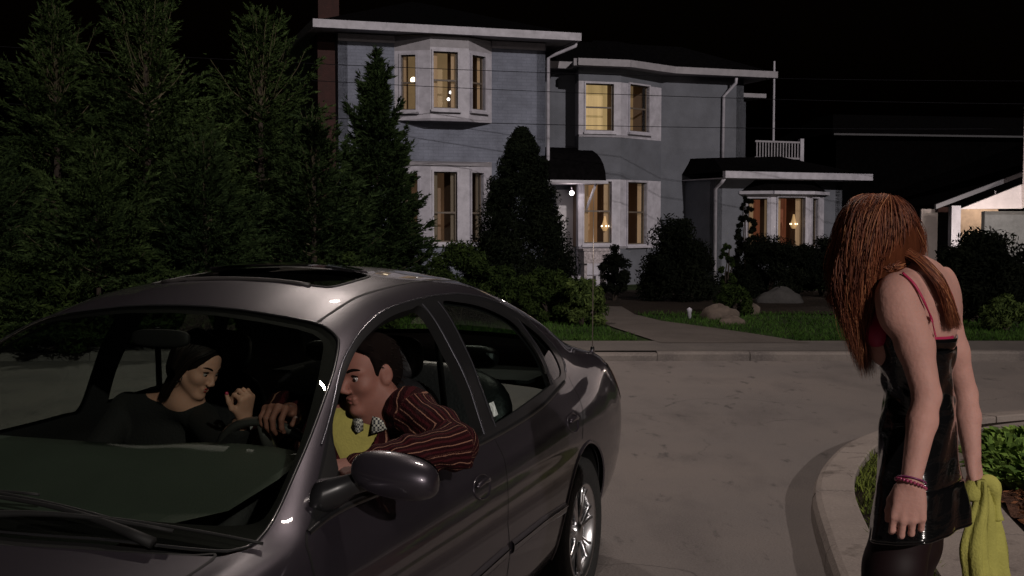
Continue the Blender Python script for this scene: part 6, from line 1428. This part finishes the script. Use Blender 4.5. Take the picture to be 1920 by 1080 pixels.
# stripes run along the arms and down the body: use the angle round each limb
def ang(P, a, b, n=9):
    d = (b-a)/np.linalg.norm(b-a); e = np.cross(d, V(0, 0, 1)); e /= np.linalg.norm(e); g = np.cross(d, e); q = P-a; return np.arctan2(q@g, q@e)/(2*math.pi)*n
body_s = ((Pv-tors)@lefc)*16+.3
val = np.where((r2 < .085) & (t2_ > .0), ang(Pv, elb, wrl, 14), np.where((r1 < .095) & (t1_ > .15), ang(Pv, shl, elb, 15), body_s)); addattr(cdo, val)
sv_ = Body(); sv_.ell(car_pt(.02, .51, .92), V(.115, .17, .17), Mt, .05); sv_.ell(car_pt(0, .46, .72), V(.12, .17, .18), Mt, .05); sv_.cone(nk+V(0, 0, -.03), car_pt(.05, .5, .98), .075, .10, .04)
M_YV = mat('yellow_knit', (.30, .27, .065), .9, var=.12, vscale=20, bump=.15, bscale=140)
sv_.mesh('yellow_vest', .006, M_YV, MN)
# patterned shirt collar: two leaves round the neck
def checker():
    m = mat('checked_shirt', (.3, .3, .3), .85); nt = m.node_tree; b = nt.nodes['Principled BSDF']; c = nt.nodes.new('ShaderNodeTexChecker'); c.inputs['Scale'].default_value = 150; c.inputs[1].default_value = (.42, .42, .36, 1); c.inputs[2].default_value = (.02, .022, .03, 1)
    tc = nt.nodes.new('ShaderNodeTexCoord'); nt.links.new(tc.outputs['Object'], c.inputs[0]); nt.links.new(c.outputs[0], b.inputs['Base Color']); return m
M_CHK = checker(); nb = nk+V(.0, .0, .004)
for q in (1, -1):
    rg = []
    for f in np.linspace(0, 1, 14):
        a = q*(math.pi*(1-f*.93)); dirv = fwdc*math.cos(a)+lefc*math.sin(a); up_ = .045-.055*f; rr = .060+.010*f
        rg.append([nb+dirv*rr+V(0, 0, up_+.018), nb+dirv*(rr+.010+.006*f)+V(0, 0, up_+.010), nb+dirv*(rr+.024+.012*f)+V(0, 0, up_-.030-.022*f), nb+dirv*(rr+.004)+V(0, 0, up_-.028-.02*f)])
    MB().loft(rg, True, True).build('shirt_collar', M_CHK, MN, True)
sl2 = MB()
for q in (1, -1): pass
# pale cuff/knuckles show at the wheel: the right hand is skin, lit through the windshield
# ---------------------------------------------------------------- woman passenger
PW = empty('person', tuple(car_pt(-.1, -.37, .5))); tag(PW, 'dark haired woman in black in the passenger seat raising a curled hand', 'person')
pb2 = Body(); ph_ = at(371, 684, 4.14); pfw = V(.82, -.46, -.50); Mp, Lp = headops(pb2, ph_, pfw, (.10, .05, 1), .86, True)
pn_ = ph_+V(-.055, .04, -.13); psl = car_pt(.0, -.10, .98); psr = car_pt(-.02, -.42, 1.0)
pb2.cone(ph_+V(-.025, .02, -.04), pn_, .043, .045, .03); pb2.cone(pn_, psl, .045, .045, .04); pb2.cone(pn_, psr, .045, .045, .04)
pb2.ell(car_pt(-.06, -.28, .86), V(.10, .17, .2), Mt, .05); pb2.ell(car_pt(-.1, -.33, .66), V(.12, .17, .15), Mt, .05)
pel = at(425, 850, 3.75); pwr = at(457, 782, 3.66)
pb2.chain([psl, pel, pwr], [.042, .036, .024]); pb2.chain([psr, car_pt(.2, -.45, .8), car_pt(.3, -.25, .72)], [.042, .036, .026])
tips = hand(pb2, pwr, at(464, 735, 3.63)-pwr, V(.85, -.55, .15), 1, ((1.35, 1.3, .8), (1.25, 1.3, .8), (1.15, 1.3, .8), (1.05, 1.3, .8)), .84, .03, (.7, .3))
for q in (-.45, -.25): pb2.chain([car_pt(-.1, q, .60), car_pt(.36, q, .64), car_pt(.60, q, .3)], [.075, .06, .045])
pbo = pb2.mesh('body', .0055, M_SKIN3, PW); eyes(Lp, Mp, .86, PW, M_BROW, (1, .15, -.25), M_LIP, .0034)
M_NAIL = mat('pink_nails', (.40, .03, .08), .2, coat=.8)
for k_, (tp, td, tn_) in enumerate(tips): ball('fingernail', tp+td/np.linalg.norm(td)*.004+tn_/np.linalg.norm(tn_)*.003, .0055, M_NAIL, PW, 7)
M_BLK = mat('black_knit', (.0035, .0035, .004), .9, bump=.3, bscale=120)
tp_ = Body(); tp_.ell(car_pt(-.06, -.28, .86), V(.115, .185, .2), Mt, .05); tp_.ell(car_pt(-.1, -.33, .66), V(.135, .185, .15), Mt, .05); tp_.cone(pn_+V(0, 0, -.015), psl, .045, .056, .04); tp_.cone(pn_+V(0, 0, -.015), psr, .045, .056, .04)
tp_.chain([psl, pel, pel*.35+pwr*.65], [.055, .048, .038]); tp_.chain([psr, car_pt(.2, -.45, .8)], [.055, .05]); tp_.mesh('black_top', .006, M_BLK, PW)
hp_ = Body(); hp_.ell(Lp(-.022, 0, .034), V(.104, .086, .094)*.87, Mp, .02); hp_.ell(Lp(-.07, 0, -.03), V(.055, .07, .09)*.87, Mp, .03)
hp_.ell(Lp(.10, 0, -.015), V(.078, .066, .088)*.87, Mp, .014, True)
hpo = hp_.mesh('hair', .0055, M_BROW, PW)
rng = np.random.default_rng(12); cs = []; rd = []
for k in range(900):
    q = 1 if rng.random() < .5 else -1; s0 = rng.uniform(-.07, .062); j = rng.normal(size=3)*.004
    y1 = q*(.050+.014*rng.random()); P = [Lp(s0, q*.004, .128-.30*abs(s0)*abs(s0)/.09*.6), Lp(s0-.004, q*.050, .100-.25*max(0, s0)), Lp(s0*.72-.008, q*.084, .045), Lp(s0*.45-.012, q*.088, -.010 if s0 > 0 else -.02), Lp(-.02+s0*.25, q*(.083), -.07), Lp(-.03+s0*.2, q*(.07+.01*rng.random()), -.13-.05*rng.random())]
    cs.append(resample(P, 14)+j); rd.append(rng.uniform(.0012, .0022))
tubes_mesh('hair_strands', cs, rd, M_HAIRB, hpo, 4, np.r_[np.ones(10), .8, .6, .4, .15])
MB().tube([Lp(-.008, -.084, -.035)+V(0, 0, -.018)+V(math.cos(a)*.012, 0, math.sin(a)*.018) for a in np.linspace(0, 2*math.pi, 17)], .0014, 5, False).build('hoop_earring', M_CHROME, PW, True)
for r_ in (FW, MN, PW): adopt(r_)
